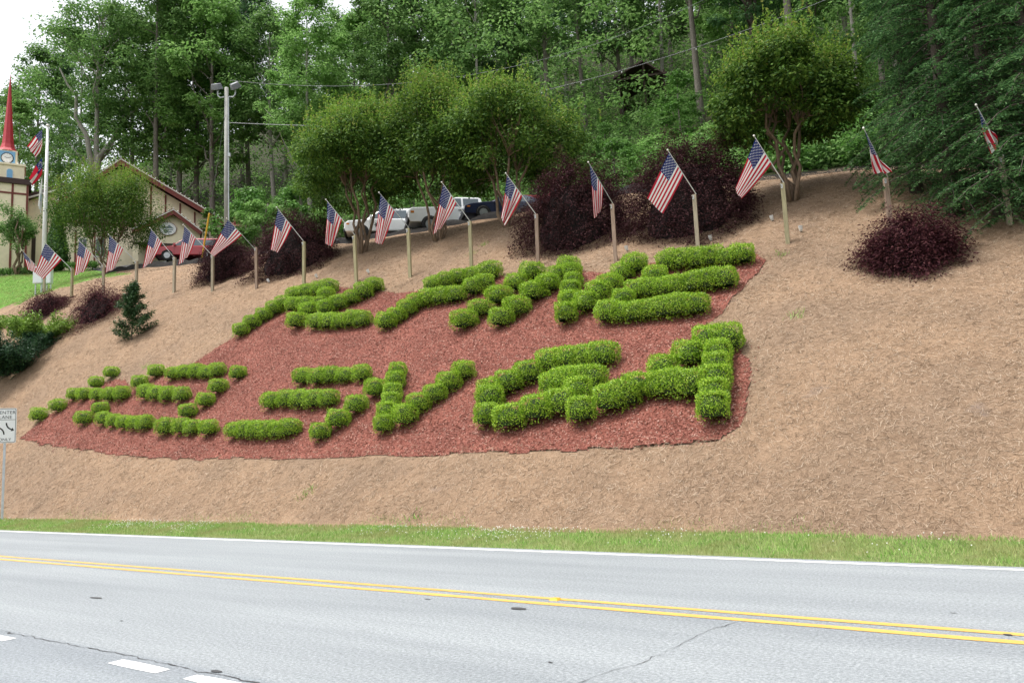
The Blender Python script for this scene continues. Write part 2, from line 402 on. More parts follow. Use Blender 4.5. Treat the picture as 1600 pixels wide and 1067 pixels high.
V[bm, 2] += 0.55*np.sin((V[bm, 1]-31.5)/1.6*math.pi)*(0.8+0.2*np.sin(2.3*V[bm, 0]))
V[V[:, 1] < V_EDGE, 2] = -0.05; V[in_poly(V[:, 0], V[:, 1], BED), 2] -= 0.045
mb = MB(); mb.add(V, q, mat=mi)
tag(mb.build('ground', [M_STRAW, M_VERGE, M_LAWN, M_FORFLOOR, M_LOT, M_BMULCH], smooth=True), kind='structure')
# mulch bed
bu = np.arange(BED[:, 0].min()-0.2, BED[:, 0].max()+0.2, 0.07); bv = np.arange(BED[:, 1].min()-0.2, BED[:, 1].max()+0.2, 0.07)
Ug, Vg, Zg, q = grid(bu, bv); uc = Ug.ravel()[q].mean(1); vc = Vg.ravel()[q].mean(1)
rj = np.random.default_rng(17); a1, b1 = wob(uc, vc, 0.025); keep = in_poly(a1, b1, BED); q = q[keep]
nz = np.random.default_rng(3).normal(0, 0.008, Zg.size)
V = np.stack([Ug, Vg, Zg], -1).reshape(-1, 3); V[:, 2] += 0.010 + nz
us_, inv = np.unique(q, return_inverse=True); mb = MB(); mb.add(V[us_], inv.reshape(-1, 4))
tag(mb.build('mulch_bed', M_MULCH, smooth=False), kind='structure')
# road
mb = MB(); rx = np.arange(-320, 330, 10.0); ry = np.array([-6.5, 0, 3.9, 7.5, V_EDGE+0.0, V_EDGE+0.17])
Ug, Vg = np.meshgrid(rx, ry, indexing='ij'); i = np.arange(len(rx)-1)[:, None]*len(ry); j = np.arange(len(ry)-1)[None]
q = np.stack([i+j, i+j+len(ry), i+j+len(ry)+1, i+j+1], -1).reshape(-1, 4)
mb.add(np.stack([Ug, Vg, np.zeros_like(Ug)], -1), q)
ROAD = tag(mb.build('road', M_ASPH), kind='structure')
def strip(name, u0, u1, v0, v1, mat, z=0.004, jag=0.006, step=0.5):
    r = np.random.default_rng(int(abs(u0*7+v0*131))); k = max(2, int((u1-u0)/step)+1); u = np.linspace(u0, u1, k)
    lo = v0 + r.normal(0, jag, k); hi = v1 + r.normal(0, jag, k)
    V = np.concatenate([np.stack([u, lo, np.full(k, z)], 1), np.stack([u, hi, np.full(k, z)], 1)]); i = np.arange(k-1)
    m_ = MB(); m_.add(V, np.stack([i, i+1, i+k+1, i+k], 1)); return m_.build(name, mat, ROAD)
M_WP, M_YP = paint_mat('white_road_paint', (0.80, 0.80, 0.79)), paint_mat('yellow_road_paint', (0.62, 0.37, 0.095))
strip('edge_line', -150, 60, V_EDGE-0.12, V_EDGE-0.01, M_WP)
strip('yellow_line', -150, 60, 7.63, 7.73, M_YP)
strip('yellow_line', -150, 60, 7.35, 7.46, M_YP)
for u0, u1 in [(-20.6,-20.0),(-18.6,-18),(-16.5,-15.9),(-14.6,-14.0),(-12.6,-12),(-9.75,-8.98),(-7.02,-6.3),(-5.93,-5.15),(-4.2,-3.5)]:
    strip('lane_dash', u0, u1, 3.80, 3.94, M_WP, step=0.2)
M_CRACK = plain('crack_filler', (0.045, 0.045, 0.047), 0.7, scale=30)
M_PATCH = plain('tar_patch', (0.055, 0.056, 0.06), 0.6, scale=30)
def roadpt(x, y):
    r = ray(x, y); return CAM + r*(-CAMH/r[2])
def crack(pts, wd, seed, z=0.005):
    r = np.random.default_rng(seed); P = np.array([roadpt(*p)[:2] for p in pts]); out = []
    for a, b_ in zip(P[:-1], P[1:]):
        k = max(3, int(np.linalg.norm(b_-a)/0.09)); t = np.linspace(0, 1, k, endpoint=False)[:, None]
        out.append(a+(b_-a)*t)
    Q = np.vstack(out); Q = Q + r.normal(0, 0.014, Q.shape); k = len(Q); d = np.gradient(Q, axis=0); d /= np.linalg.norm(d, axis=1)[:, None]
    nrm = np.stack([-d[:, 1], d[:, 0]], 1); wds = wd*np.abs(r.normal(0.8, 0.4, (k, 1)))
    V = np.vstack([np.c_[Q-nrm*wds, np.full(k, z)], np.c_[Q+nrm*wds, np.full(k, z)]]); i = np.arange(k-1)
    m_ = MB(); m_.add(V, np.stack([i, i+1, i+k+1, i+k], 1)); return m_.build('crack', M_CRACK, ROAD)
crack([(-60,976),(0,985),(80,1001),(160,1016),(230,1030),(300,1046),(420,1070)], 0.006, 1)
crack([(1150,972),(1105,985),(1060,1008),(1035,1021),(990,1040),(950,1050),(910,1066),(860,1090)], 0.0028, 2)
crack([(520,908),(640,917),(800,935),(960,944)], 0.002, 4)
for x, y, a, b_, rz, zz in [(150,934,0.20,0.06,0.1,0.0055),(810,951,0.16,0.085,0.05,0.006),(338,1049,0.10,0.045,0.0,0.0065),(668,936,0.08,0.02,0.3,0.006),(1575,992,0.05,0.04,0,0.0065),(1490,958,0.05,0.015,0,0.006),(190,970,0.04,0.02,0,0.006),(860,1035,0.035,0.02,0,0.006)]:
    c = roadpt(x, y); k = 14; r = np.random.default_rng(int(x)); th = np.arange(k)*2*math.pi/k
    ra = 1+r.normal(0, 0.09, k); a *= 0.62; b_ *= 0.62; V = np.stack([c[0]+np.cos(th)*a*ra, c[1]+np.sin(th)*b_*ra, np.full(k, zz)], 1)
    m_ = MB(); m_.add(np.vstack([V, [c[0], c[1], zz]]), tris=[(i, (i+1) % k, k) for i in range(k)]); m_.build('tar_patch', M_PATCH, ROAD)

# ------------------------------------------------------------------ loose cover on the ground
def slivers(rng, P, length, width, tilt=0.25, lift=0.01, up=None):
    """thin lying quads: needles, chips"""
    n = len(P); a = rng.uniform(0, 2*math.pi, n); e = 0.05
    gx = (land(P[:, 0]+e, P[:, 1])-land(P[:, 0]-e, P[:, 1]))/(2*e); gy = (land(P[:, 0], P[:, 1]+e)-land(P[:, 0], P[:, 1]-e))/(2*e)
    nrm = np.stack([-gx, -gy, np.ones(n)], 1); nrm /= np.linalg.norm(nrm, axis=1)[:, None]
    t = np.stack([np.cos(a), np.sin(a), np.zeros(n)], 1); t[:, 2] = gx*t[:, 0]+gy*t[:, 1]; t /= np.linalg.norm(t, axis=1)[:, None]
    t = t + nrm*rng.normal(0, tilt, n)[:, None]; t /= np.linalg.norm(t, axis=1)[:, None]
    sd_ = np.cross(nrm+rng.normal(0, 0.5, (n, 3)), t); sd_ /= np.linalg.norm(sd_, axis=1)[:, None]
    L = (length*rng.uniform(0.6, 1.3, n))[:, None]; W = (width*rng.uniform(0.6, 1.4, n))[:, None]
    c = P + nrm*lift
    V = np.stack([c-t*L/2-sd_*W/2, c+t*L/2-sd_*W/2, c+t*L/2+sd_*W/2, c-t*L/2+sd_*W/2], 1).reshape(-1, 3)
    return V, np.arange(n*4).reshape(n, 4)
def straw_leaf(name, cols, rough=0.8):
    return leaf_mat(name, cols, 0.0, rough, 0.15, vary=0.0)
rng = np.random.default_rng(11)
def spread_in_view(n, v0, v1, u0, u1, dens):
    """points on the bank inside the view and a margin around it, thinning with distance"""
    u = rng.uniform(u0, u1, n); v = rng.uniform(v0, v1, n); d = np.stack([u, v, np.zeros(n)-CAMH], 1) @ CF
    k = (d > 6) & (rng.uniform(0, 1, n) < np.clip((dens/np.maximum(d, 1))**1.4, 0.12, 1))
    return u[k], v[k]
u, v = spread_in_view(960000, V_FOOT+0.05, 32.4, -56, 8, 15)
a1, b1 = wob(u, v, 0.025); a1 = a1+rng.normal(0, 0.2, len(u)); b1 = b1+rng.normal(0, 0.2, len(u)); k = ~in_poly(a1, b1, BED) & ~in_poly(u, v, LAWN)
a2 = in_poly(u, v, BED); u, v = u[k], v[k]
cl = np.sin(2.1*u+1.2*v)*np.sin(1.7*v-0.8*u)+0.5*np.sin(5.0*u)*np.sin(4.3*v); k = rng.uniform(0, 1, len(u)) < 0.80+0.22*cl; u, v = u[k], v[k]
P = np.stack([u, v, land(u, v)], 1)
mb = MB(); mb.add(*slivers(rng, P, 0.115, np.interp((P-CAM) @ CF, [8, 14, 30], [0.0038, 0.0048, 0.0078]), 0.28, 0.014))
M_NEEDLE = straw_leaf('dry_needles', [(0.09,0.058,0.036),(0.205,0.137,0.088),(0.29,0.20,0.131),(0.35,0.248,0.166),(0.40,0.298,0.207),(0.47,0.375,0.28)])
tag(mb.build('pine_straw', M_NEEDLE), kind='stuff'); print('straw', len(P))
u = rng.uniform(BED[:, 0].min(), BED[:, 0].max(), 260000); v = rng.uniform(BED[:, 1].min(), BED[:, 1].max(), 260000)
a1, b1 = wob(u, v, 0.025); a1 = a1+rng.normal(0, 0.13, len(u)); b1 = b1+rng.normal(0, 0.13, len(u)); k = in_poly(a1, b1, BED); u, v = u[k], v[k]; k = rng.uniform(0, 1, len(u)) < 0.48; u, v = u[k], v[k]
P = np.stack([u, v, land(u, v)+0.016], 1)
mb = MB(); mb.add(*slivers(rng, P, 0.052, 0.0145, 0.35, 0.012))
M_CHIP = straw_leaf('mulch_chip', [(0.05,0.016,0.011),(0.13,0.043,0.028),(0.19,0.066,0.048),(0.25,0.094,0.072),(0.31,0.135,0.108),(0.44,0.27,0.215)])
tag(mb.build('mulch_chips', M_CHIP), kind='stuff'); print('chips', len(P))
# verge and lawn grass
def blades(rng, P, h, wd, lean=0.35):
    n = len(P); a = rng.uniform(0, 2*math.pi, n); H_ = h*rng.uniform(0.5, 1.4, n)
    sd_ = np.stack([np.cos(a), np.sin(a), np.zeros(n)], 1); ln = np.stack([rng.normal(0, lean, n)*H_, rng.normal(0, lean, n)*H_, H_], 1)
    W = (wd*rng.uniform(0.7, 1.4, n))[:, None]
    V = np.stack([P-sd_*W/2, P+sd_*W/2, P+ln], 1).reshape(-1, 3); return V, np.arange(n*3).reshape(n, 3)
n = 190000; u = rng.uniform(-62, 6, n); v = rng.uniform(V_EDGE+0.14, V_FOOT+0.4, n); d = np.stack([u, v, 0*u-CAMH], 1) @ CF
edge = V_FOOT+0.16*np.sin(0.9*u)+0.08*np.sin(2.7*u)+rng.normal(0, 0.09, n)
thin = 0.25+0.75*np.clip((v-V_EDGE-0.2)/0.8, 0, 1)*(0.75+0.35*np.sin(2.2*u+0.7)*np.sin(1.1*u))
thin = np.maximum(thin, np.where(np.sin(3.1*u)+np.sin(1.37*u+1) > 1.1, 0.9, 0))
k = (v < edge) & (d > 5) & (rng.uniform(0, 1, n) < np.clip(26/np.maximum(d, 1), 0.3, 1)*thin); u, v = u[k], v[k]
P = np.stack([u, v, land(u, v)], 1)
hh = 0.085*(1+0.5*(np.sin(3.1*u)+np.sin(1.37*u+1) > 1.1)*(v < V_EDGE+0.9))
mb = MB(); V, t = blades(rng, P, 0.058, 0.010); mb.add(V, tris=t)
M_GRASS = leaf_mat('grass_blades', [(0.12,0.25,0.045),(0.18,0.37,0.065),(0.24,0.46,0.09),(0.31,0.52,0.12),(0.39,0.54,0.17),(0.50,0.52,0.25)], 0.3, 0.5, patch=((0.36, 0.34, 0.15), 1.1, 0.75), vary=0.0)
tag(mb.build('grass', M_GRASS), kind='stuff'); print('grass', len(P))
# white clover heads in drifts on the verge
n = 9000; n = 5200; u = rng.uniform(-40, 3, n); v = rng.uniform(V_EDGE+0.6, V_FOOT, n)
k = rng.uniform(0, 1, n) < np.clip(0.18+0.5*np.sin(0.55*u+0.6)+0.35*np.sin(1.9*u), 0.02, 0.8)*np.clip((v-V_EDGE-0.5)/0.9, 0, 1); u, v = u[k], v[k]
P = np.stack([u, v, land(u, v)+rng.uniform(0.04, 0.08, len(u))], 1); r_ = 0.011
oct_ = np.array([(1,0,0),(-1,0,0),(0,1,0),(0,-1,0),(0,0,1),(0,0,-1)])*r_
V = (P[:, None]+oct_[None]).reshape(-1, 3); f = np.array([(0,2,4),(2,1,4),(1,3,4),(3,0,4),(2,0,5),(1,2,5),(3,1,5),(0,3,5)])
mb = MB(); mb.add(V, tris=(np.arange(len(P))[:, None, None]*6+f[None]).reshape(-1, 3))
tag(mb.build('clover_flowers', plain('clover_white', (0.72, 0.72, 0.66), 0.8)), kind='stuff'); print('clover', len(P))
n = 130000; lo = LAWN.min(0); hi = LAWN.max(0); lo[0] = max(lo[0], -85); u = rng.uniform(lo[0], hi[0], n); v = rng.uniform(lo[1], hi[1], n); k = in_poly(u, v, LAWN); u, v = u[k], v[k]
P = np.stack([u, v, land(u, v)], 1); mb = MB(); V, t = blades(rng, P, 0.07, 0.03); mb.add(V, tris=t)
tag(mb.build('lawn_grass', M_GRASS), kind='stuff')
# ------------------------------------------------------------------ foliage makers
def leaves(rng, C, Rr, n_per, size, asp=0.5, up=0.6, out=0.6, droop=0.0, shell=0.45, jit=0.35, squash=1.0):
    """leaf-sized rhombs through a set of clumps; C centres (k,3), Rr radii (k,3)"""
    C = np.asarray(C, float); k = len(C); Rr = np.broadcast_to(np.asarray(Rr, float), (k, 3))
    npc = np.broadcast_to(np.asarray(n_per), (k,)).astype(int); idx = np.repeat(np.arange(k), npc); n = len(idx)
    d = rng.normal(size=(n, 3)); d /= np.linalg.norm(d, axis=1)[:, None]
    r = rng.uniform(0, 1, n)**shell
    P = C[idx] + d*r[:, None]*Rr[idx]
    nrm = out*d + np.array([0, 0, up]) + rng.normal(0, jit, (n, 3)); nrm /= np.linalg.norm(nrm, axis=1)[:, None]
    return leafquads(rng, P, nrm, size, asp, droop, d)
def leafquads(rng, P, nrm, size, asp=0.5, droop=0.0, along=None):
    n = len(P)
    t = rng.normal(size=(n, 3)) if along is None else along + rng.normal(0, 0.5, (n, 3))
    t[:, 2] -= droop
    t -= nrm*(t*nrm).sum(1)[:, None]; t /= np.linalg.norm(t, axis=1)[:, None]+1e-9
    s = np.cross(nrm, t); L = (np.asarray(size)*rng.uniform(0.65, 1.35, n))[:, None]; W = L*asp
    V = np.stack([P-t*L*0.5, P-t*L*0.05+s*W*0.5, P+t*L*0.5, P-t*L*0.05-s*W*0.5], 1).reshape(-1, 3)
    return V, np.arange(4*n).reshape(n, 4)
def limb(mb, a, b, r0, r1, rng, sag=0.15, n=6, k=6, wig=0.04):
    a = np.asarray(a, float); b = np.asarray(b, float); t = np.linspace(0, 1, k)[:, None]; L = np.linalg.norm(b-a)
    P = a+(b-a)*t; P[:, 2] -= (np.sin(t[:, 0]*math.pi)*sag*L); P[1:-1] += rng.normal(0, wig*L, (k-2, 3))*np.array([1, 1, 0.4])
    mb.tube(P, np.linspace(r0, r1, k), n); return P
def bark_mat(name, a, b_, scale=(6, 6, 1.2)):
    mt, n, b, o = nm(name); ns = noise(n, 3.5, 6, 0.7, coord(n, 'Object', scale))
    c = ramp(n, [(0.3, a), (0.7, b_)], ns); n.links.new(c.outputs[0], b.inputs['Base Color']); b.inputs['Roughness'].default_value = 0.9
    bump(n, b, ns, 0.8, 0.04); return mt
M_BARK = bark_mat('grey_bark', (0.09, 0.075, 0.06), (0.26, 0.235, 0.205))
M_BARKL = bark_mat('pale_bark', (0.20, 0.18, 0.16), (0.46, 0.43, 0.39))
M_BARKB = bark_mat('brown_bark', (0.10, 0.065, 0.045), (0.30, 0.21, 0.145))
M_BARKD = bark_mat('dark_bark', (0.035, 0.028, 0.024), (0.11, 0.085, 0.07))
M_LF_POPLAR = leaf_mat('poplar_leaf', [(0.11,0.22,0.055),(0.145,0.285,0.07),(0.185,0.35,0.09),(0.22,0.39,0.105),(0.28,0.45,0.15)], 0.42, 0.6, 0.12)
M_LF_OAK = leaf_mat('oak_leaf', [(0.075,0.155,0.045),(0.10,0.205,0.057),(0.13,0.25,0.07),(0.165,0.295,0.08),(0.205,0.34,0.11)], 0.42, 0.6, 0.12)
M_LF_PINE = leaf_mat('pine_needle', [(0.05,0.12,0.05),(0.068,0.15,0.062),(0.088,0.185,0.074),(0.11,0.215,0.087)], 0.32, 0.6, 0.12)
M_LF_BRUSH = leaf_mat('brush_leaf', [(0.06,0.16,0.028),(0.085,0.21,0.036),(0.11,0.255,0.045),(0.14,0.29,0.06),(0.17,0.32,0.09)], 0.38)
M_LF_CRAPE = leaf_mat('crape_leaf', [(0.032,0.078,0.014),(0.05,0.11,0.018),(0.072,0.15,0.022),(0.10,0.19,0.028),(0.14,0.225,0.04)], 0.30, 0.6, 0.12)
M_LF_TIP = leaf_mat('young_tip_leaf', [(0.11,0.22,0.03),(0.15,0.28,0.036),(0.20,0.34,0.042),(0.25,0.38,0.055),(0.28,0.29,0.07)], 0.35, 0.6, 0.12)
M_LF_HEM = leaf_mat('hemlock_needle', [(0.034,0.09,0.034),(0.05,0.12,0.043),(0.068,0.155,0.054),(0.092,0.195,0.068),(0.135,0.26,0.095)], 0.32, 0.6, 0.12)
M_LF_MAPLE = leaf_mat('purple_maple_leaf', [(0.032,0.013,0.017),(0.046,0.018,0.023),(0.062,0.024,0.030),(0.080,0.032,0.037),(0.10,0.044,0.046)], 0.2, 0.7, 0.06, patch=((0.035,0.026,0.018), 1.6, 0.30), vary=0.05)
M_LF_MAPLE2 = leaf_mat('wine_maple_leaf', [(0.046,0.016,0.022),(0.064,0.021,0.028),(0.084,0.028,0.035),(0.105,0.038,0.043),(0.135,0.055,0.056)], 0.3, 0.7, 0.06)
M_LF_BOX = leaf_mat('boxwood_leaf', [(0.08,0.18,0.012),(0.155,0.30,0.017),(0.23,0.41,0.022),(0.30,0.50,0.03),(0.38,0.57,0.045),(0.48,0.64,0.08)], 0.28, 0.42, 0.3, vary=0.07)
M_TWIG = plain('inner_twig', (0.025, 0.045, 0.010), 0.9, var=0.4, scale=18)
M_LF_JUN = leaf_mat('juniper_spray', [(0.11,0.20,0.03),(0.15,0.27,0.04),(0.20,0.33,0.05),(0.26,0.38,0.07)], 0.3)
M_LF_YEW = leaf_mat('yew_needle', [(0.02,0.055,0.02),(0.032,0.08,0.028),(0.045,0.105,0.035),(0.07,0.14,0.045)], 0.2)
M_LF_BLUE = leaf_mat('dwarf_pine_needle', [(0.014,0.045,0.022),(0.022,0.065,0.03),(0.032,0.09,0.036),(0.05,0.125,0.045)], 0.2)
M_LF_ARB = leaf_mat('arborvitae_spray', [(0.02,0.07,0.012),(0.034,0.095,0.016),(0.05,0.125,0.022),(0.07,0.15,0.03)], 0.2)
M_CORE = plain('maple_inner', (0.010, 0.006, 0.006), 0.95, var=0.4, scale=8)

# ------------------------------------------------------------------ boxwood letters
def boxwood_mesh(seed):
    r = np.random.default_rng(seed); mb = MB(); n = 3600
    # sheared mound: a rounded block, a little uneven
    d = r.normal(size=(n, 3)); d[:, 2] = np.abs(d[:, 2])*1.05-0.75*r.uniform(0, 1, n); d /= np.linalg.norm(d, axis=1)[:, None]
    p = 4.2; nr = 1/((np.abs(d)**p).sum(1))**(1/p)                       # superellipsoid
    lump = 1+0.05*np.sin(5*d[:, 0]+seed)*np.sin(4*d[:, 1]+2*seed)+0.05*np.sin(7*d[:, 2]+3*d[:, 0]+seed)
    rad = nr*lump*r.uniform(0.86, 1.03, n)
    S = np.array([0.36, 0.36, 0.36]); P = d*rad[:, None]*S; P[:, 2] += 0.34
    k = P[:, 2] > -0.14; P, d = P[k], d[k]
    nrm = d*0.9+r.normal(0, 0.65, d.shape); nrm /= np.linalg.norm(nrm, axis=1)[:, None]
    mb.add(*leafquads(r, P, nrm, 0.036, 0.62, 0, d+np.array([0, 0, 0.6])))
    # new shoots standing off the shape
    k2 = 520; j = r.choice(len(P), k2); Q = P[j]+d[j]*r.uniform(0.005, 0.045, (k2, 1))+np.array([0, 0, 0.012])
    nn = np.cross(d[j], r.normal(size=(k2, 3))); nn /= np.linalg.norm(nn, axis=1)[:, None]
    mb.add(*leafquads(r, Q, nn, 0.05, 0.34, 0, d[j]+np.array([0, 0, 0.9])))
    # twiggy middle
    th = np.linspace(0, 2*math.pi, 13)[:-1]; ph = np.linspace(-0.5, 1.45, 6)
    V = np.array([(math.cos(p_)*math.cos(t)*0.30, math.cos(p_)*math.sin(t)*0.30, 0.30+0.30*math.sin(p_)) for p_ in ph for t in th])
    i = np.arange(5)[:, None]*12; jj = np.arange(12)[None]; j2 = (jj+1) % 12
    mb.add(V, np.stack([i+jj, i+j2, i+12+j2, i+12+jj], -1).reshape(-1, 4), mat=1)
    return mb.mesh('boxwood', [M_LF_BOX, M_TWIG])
BOX = [boxwood_mesh(s) for s in range(6)]
ORD = ['first','second','third','fourth','fifth','sixth','seventh','eighth','ninth']
# (row, letter, stroke, counting phrase, centres of the bushes in the photograph)
LET = [
 ('lower','first letter H','lower left leg','from the bottom',[(60,652),(90,637)]),
 ('lower','first letter H','upper left leg','from the bottom',[(150,600),(174,584)]),
 ('lower','first letter H','crossbar','from the left',[(115,619),(131,619),(151,619),(171,620),(190,619)]),
 ('lower','first letter H','lower right leg','from the bottom',[(131,657),(157,641)]),
 ('lower','first letter H','upper right leg','from the bottom',[(218,600),(244,583)]),
 ('lower','first letter E','base bar','from the left',[(162,657),(178,660),(195,663),(211,664),(227,665)]),
 ('lower','first letter E','middle bar','from the left',[(228,617),(244,618),(262,620),(284,620)]),
 ('lower','first letter E','top bar','from the left',[(271,586),(289,584),(307,584),(323,584),(340,582)]),
 ('lower','letter L','stem','from the bottom',[(294,645),(321,628),(341,607),(372,585)]),
 ('lower','letter L','base bar','from the left',[(258,672),(284,670),(301,671),(326,672)]),
 ('lower','second letter E','base bar','from the left',[(367,676),(384,676),(402,676),(420,676),(438,675),(453,673)]),
 ('lower','second letter E','middle bar','from the left',[(424,631),(448,628),(470,629),(491,629),(514,627)]),
 ('lower','second letter E','top bar','from the left',[(473,593),(498,593),(518,591),(540,589),(566,587)]),
 ('lower','second letter N','left leg','from the bottom',[(501,678),(529,659),(557,636),(587,611)]),
 ('lower','second letter N','slanting stroke','from the top',[(622,584),(618,601),(614,617),(612,632),(605,648),(600,666)]),
 ('lower','second letter N','right leg','from the bottom',[(633,655),(655,635),(681,619),(702,602),(725,584)]),
 ('lower','letter G','top bar','from the left',[(860,573),(888,568),(916,565),(943,563)]),
 ('lower','letter G','left curve','from the top',[(827,590),(796,603),(769,618),(767,632),(762,656)]),
 ('lower','letter G','base','from the left',[(798,660),(840,648),(880,637)]),
 ('lower','letter G','inner bar','from the left',[(868,608),(886,606),(906,603),(925,600)]),
 ('lower','letter G','upright tail','from the top',[(906,620),(909,649)]),
 ('lower','letter A beside the pine straw','left leg','from the bottom',[(955,632),(976,625),(997,614),(1038,583),(1078,562),(1109,541),(1137,537)]),
 ('lower','letter A beside the pine straw','right leg','from the top',[(1124,560),(1122,579),(1121,600),(1118,622),(1116,645)]),
 ('lower','letter A beside the pine straw','crossbar','from the left',[(1036,609),(1057,609),(1079,610)]),
 ('upper','letter A','left leg','from the bottom',[(377,519),(394,507),(412,496),(429,486),(443,478)]),
 ('upper','letter A','crossbar','from the left',[(459,481),(477,478)]),
 ('upper','letter A','top bar','from the left',[(461,463),(480,460),(499,456),(514,453)]),
 ('upper','letter A','right leg','from the top',[(510,466),(500,477),(483,490),(465,506)]),
 ('upper','letter L','stem','from the top',[(585,450),(568,461),(550,469),(530,477),(511,485)]),
 ('upper','letter L','base bar','from the left',[(496,507),(515,507),(534,506),(552,504),(567,503)]),
 ('upper','letter P','stem','from the bottom',[(604,507),(620,497),(636,487),(652,476)]),
 ('upper','letter P','middle bar','from the left',[(671,470),(690,468),(712,465)]),
 ('upper','letter P','right curve','from the bottom',[(740,454),(757,447)]),
 ('upper','letter P','top bar','from the left',[(678,448),(697,444),(717,438),(739,433),(765,430)]),
 ('upper','letter I','stroke','from the bottom',[(726,506),(752,487),(781,469),(809,447),(832,432)]),
 ('upper','letter N','left leg','from the bottom',[(784,502),(809,486),(836,462),(857,449),(874,434),(889,421)]),
 ('upper','letter N','slanting stroke','from the top',[(895,431),(897,445),(893,459),(890,474),(886,497)]),
 ('upper','letter N','right leg','from the bottom',[(917,479),(936,464),(955,449),(974,431),(993,420)]),
 ('upper','letter E','base bar','from the left',[(953,495),(974,494),(996,493),(1019,490),(1042,488),(1064,486),(1088,482)]),
 ('upper','letter E','lower stem','from the bottom',[(975,471)]),
 ('upper','letter E','middle bar','from the left',[(997,459),(1019,457),(1041,454),(1063,451),(1086,448),(1110,445),(1132,442)]),
 ('upper','letter E','upper stem','from the bottom',[(1025,437)]),
 ('upper','letter E','top bar','from the left',[(1047,414),(1070,412),(1092,411),(1115,409),(1138,407),(1160,404)]),
]
rb = random.Random(5); nb = 0
HOV = {}
for row, let, stroke, cnt, pts in LET:
    for i, (x, y) in enumerate(pts):
        p0 = hit(x, y+13); D = depth(p0)
        half = 0.36*FPX/D
        p = hit(x, y+half*0.62)
        o = bpy.data.objects.new('boxwood_bush', BOX[nb % 6]); COL.objects.link(o)
        q0 = pts[max(i-1, 0)]; q1 = pts[min(i+1, len(pts)-1)]
        if len(pts) > 1:
            w0, w1 = hit(q0[0], q0[1]+13), hit(q1[0], q1[1]+13); dv = w1-w0; sp = np.linalg.norm(dv)/(min(i+1, len(pts)-1)-max(i-1, 0)); ra = math.atan2(dv[1], dv[0])
        else: sp, ra = 0.5, 0.6
        o.location = (p[0], p[1], p[2]-0.01); o.rotation_euler = (0, 0, ra+rb.choice((0, math.pi))+rb.uniform(-0.12, 0.12))
        s = rb.uniform(0.93, 1.07)*(1.04 if let.startswith('letter G') or 'straw' in let else 1.0 if row == 'upper' else 0.88)
        ln = min(1.25, max(1.0, 1.22*sp/0.72)) if (row == 'upper' or sp < 0.55) else 1.0
        o.scale = (s*ln, s*(0.86 if len(pts) > 1 else 1.0), s*rb.uniform(0.90, 1.0))
        l2 = let.replace(' beside the pine straw', ' by straw') if 'straw' in let else let
        lab = (f'only boxwood in the {stroke} of hedge {l2}, {row} row' if len(pts) == 1 else f'{ORD[i]} boxwood {cnt}, {stroke} of hedge {l2}, {row} row')
        tag(o, lab, 'boxwood bush', 'boxwood bushes planted as letters'); nb += 1
print('boxwoods', nb)

# ------------------------------------------------------------------ posts and flags
M_POST = wood_mat('weathered_post', (0.21, 0.175, 0.125), (0.41, 0.35, 0.26))
M_POSTG = wood_mat('treated_post', (0.22, 0.195, 0.11), (0.41, 0.365, 0.225))
M_POSTR = wood_mat('brown_post', (0.20, 0.135, 0.10), (0.385, 0.285, 0.22))
M_STEEL = plain('galvanised_steel', (0.55, 0.56, 0.57), 0.4, 0.6, 0.1)
M_POLEW = plain('white_flag_pole', (0.72, 0.72, 0.72), 0.35, 0.0, 0.06)
M_GOLD = plain('bright_finial', (0.72, 0.70, 0.64), 0.3, 0.5, 0.05)
def cloth_mat(name, col):
    mt, n, b, o = nm(name); ns = noise(n, 7, 4, 0.6, coord(n, 'Object'))
    r = ramp(n, [(0.3, tuple(c*0.9 for c in col)), (0.7, col)], ns)
    n.links.new(r.outputs[0], b.inputs['Base Color']); b.inputs['Roughness'].default_value = 0.75; b.inputs['Specular IOR Level'].default_value = 0.15
    t = n.nodes.new('ShaderNodeBsdfTranslucent'); n.links.new(r.outputs[0], t.inputs['Color'])
    ms = n.nodes.new('ShaderNodeMixShader'); ms.inputs[0].default_value = 0.3
    n.links.new(b.outputs[0], ms.inputs[1]); n.links.new(t.outputs[0], ms.inputs[2]); n.links.new(ms.outputs[0], o.inputs['Surface']); return mt
M_RED, M_WHITE, M_BLUE = cloth_mat('flag_red', (0.50, 0.022, 0.045)), cloth_mat('flag_white', (0.80, 0.80, 0.80)), cloth_mat('flag_blue', (0.022, 0.035, 0.16))
def flag_surface(A, B, Cc, Dd, folds, amp, phase, belly, ncam):
    """A top of the hoist, B foot of the hoist, Cc fly corner below B, Dd fly corner below A"""
    A, B, Cc, Dd = (np.asarray(x, float) for x in (A, B, Cc, Dd))
    def F(s, t):
        s = np.asarray(s, float)[..., None]; t = np.asarray(t, float)[..., None]
        base = (A*(1-s)+B*s)*(1-t)+(Dd*(1-s)+Cc*s)*t
        wv = np.sin(2*math.pi*folds*s+phase+1.6*t)
        g = np.clip(t*2.2, 0, 1)**1.2
        base = base + ncam*(amp*g*wv) + ncam*0.04*np.sin(5*t+3*s+phase)*t
        side = (B-A)/np.linalg.norm(B-A)
        base = base + side*(amp*0.35*g*np.cos(2*math.pi*folds*s+phase+1.6*t))*np.sin(np.clip(s, 0, 1)*math.pi)
        base = base + np.array([0, 0, -1.0])*belly*np.sin(t*math.pi)*s*0.5
        return base
    return F
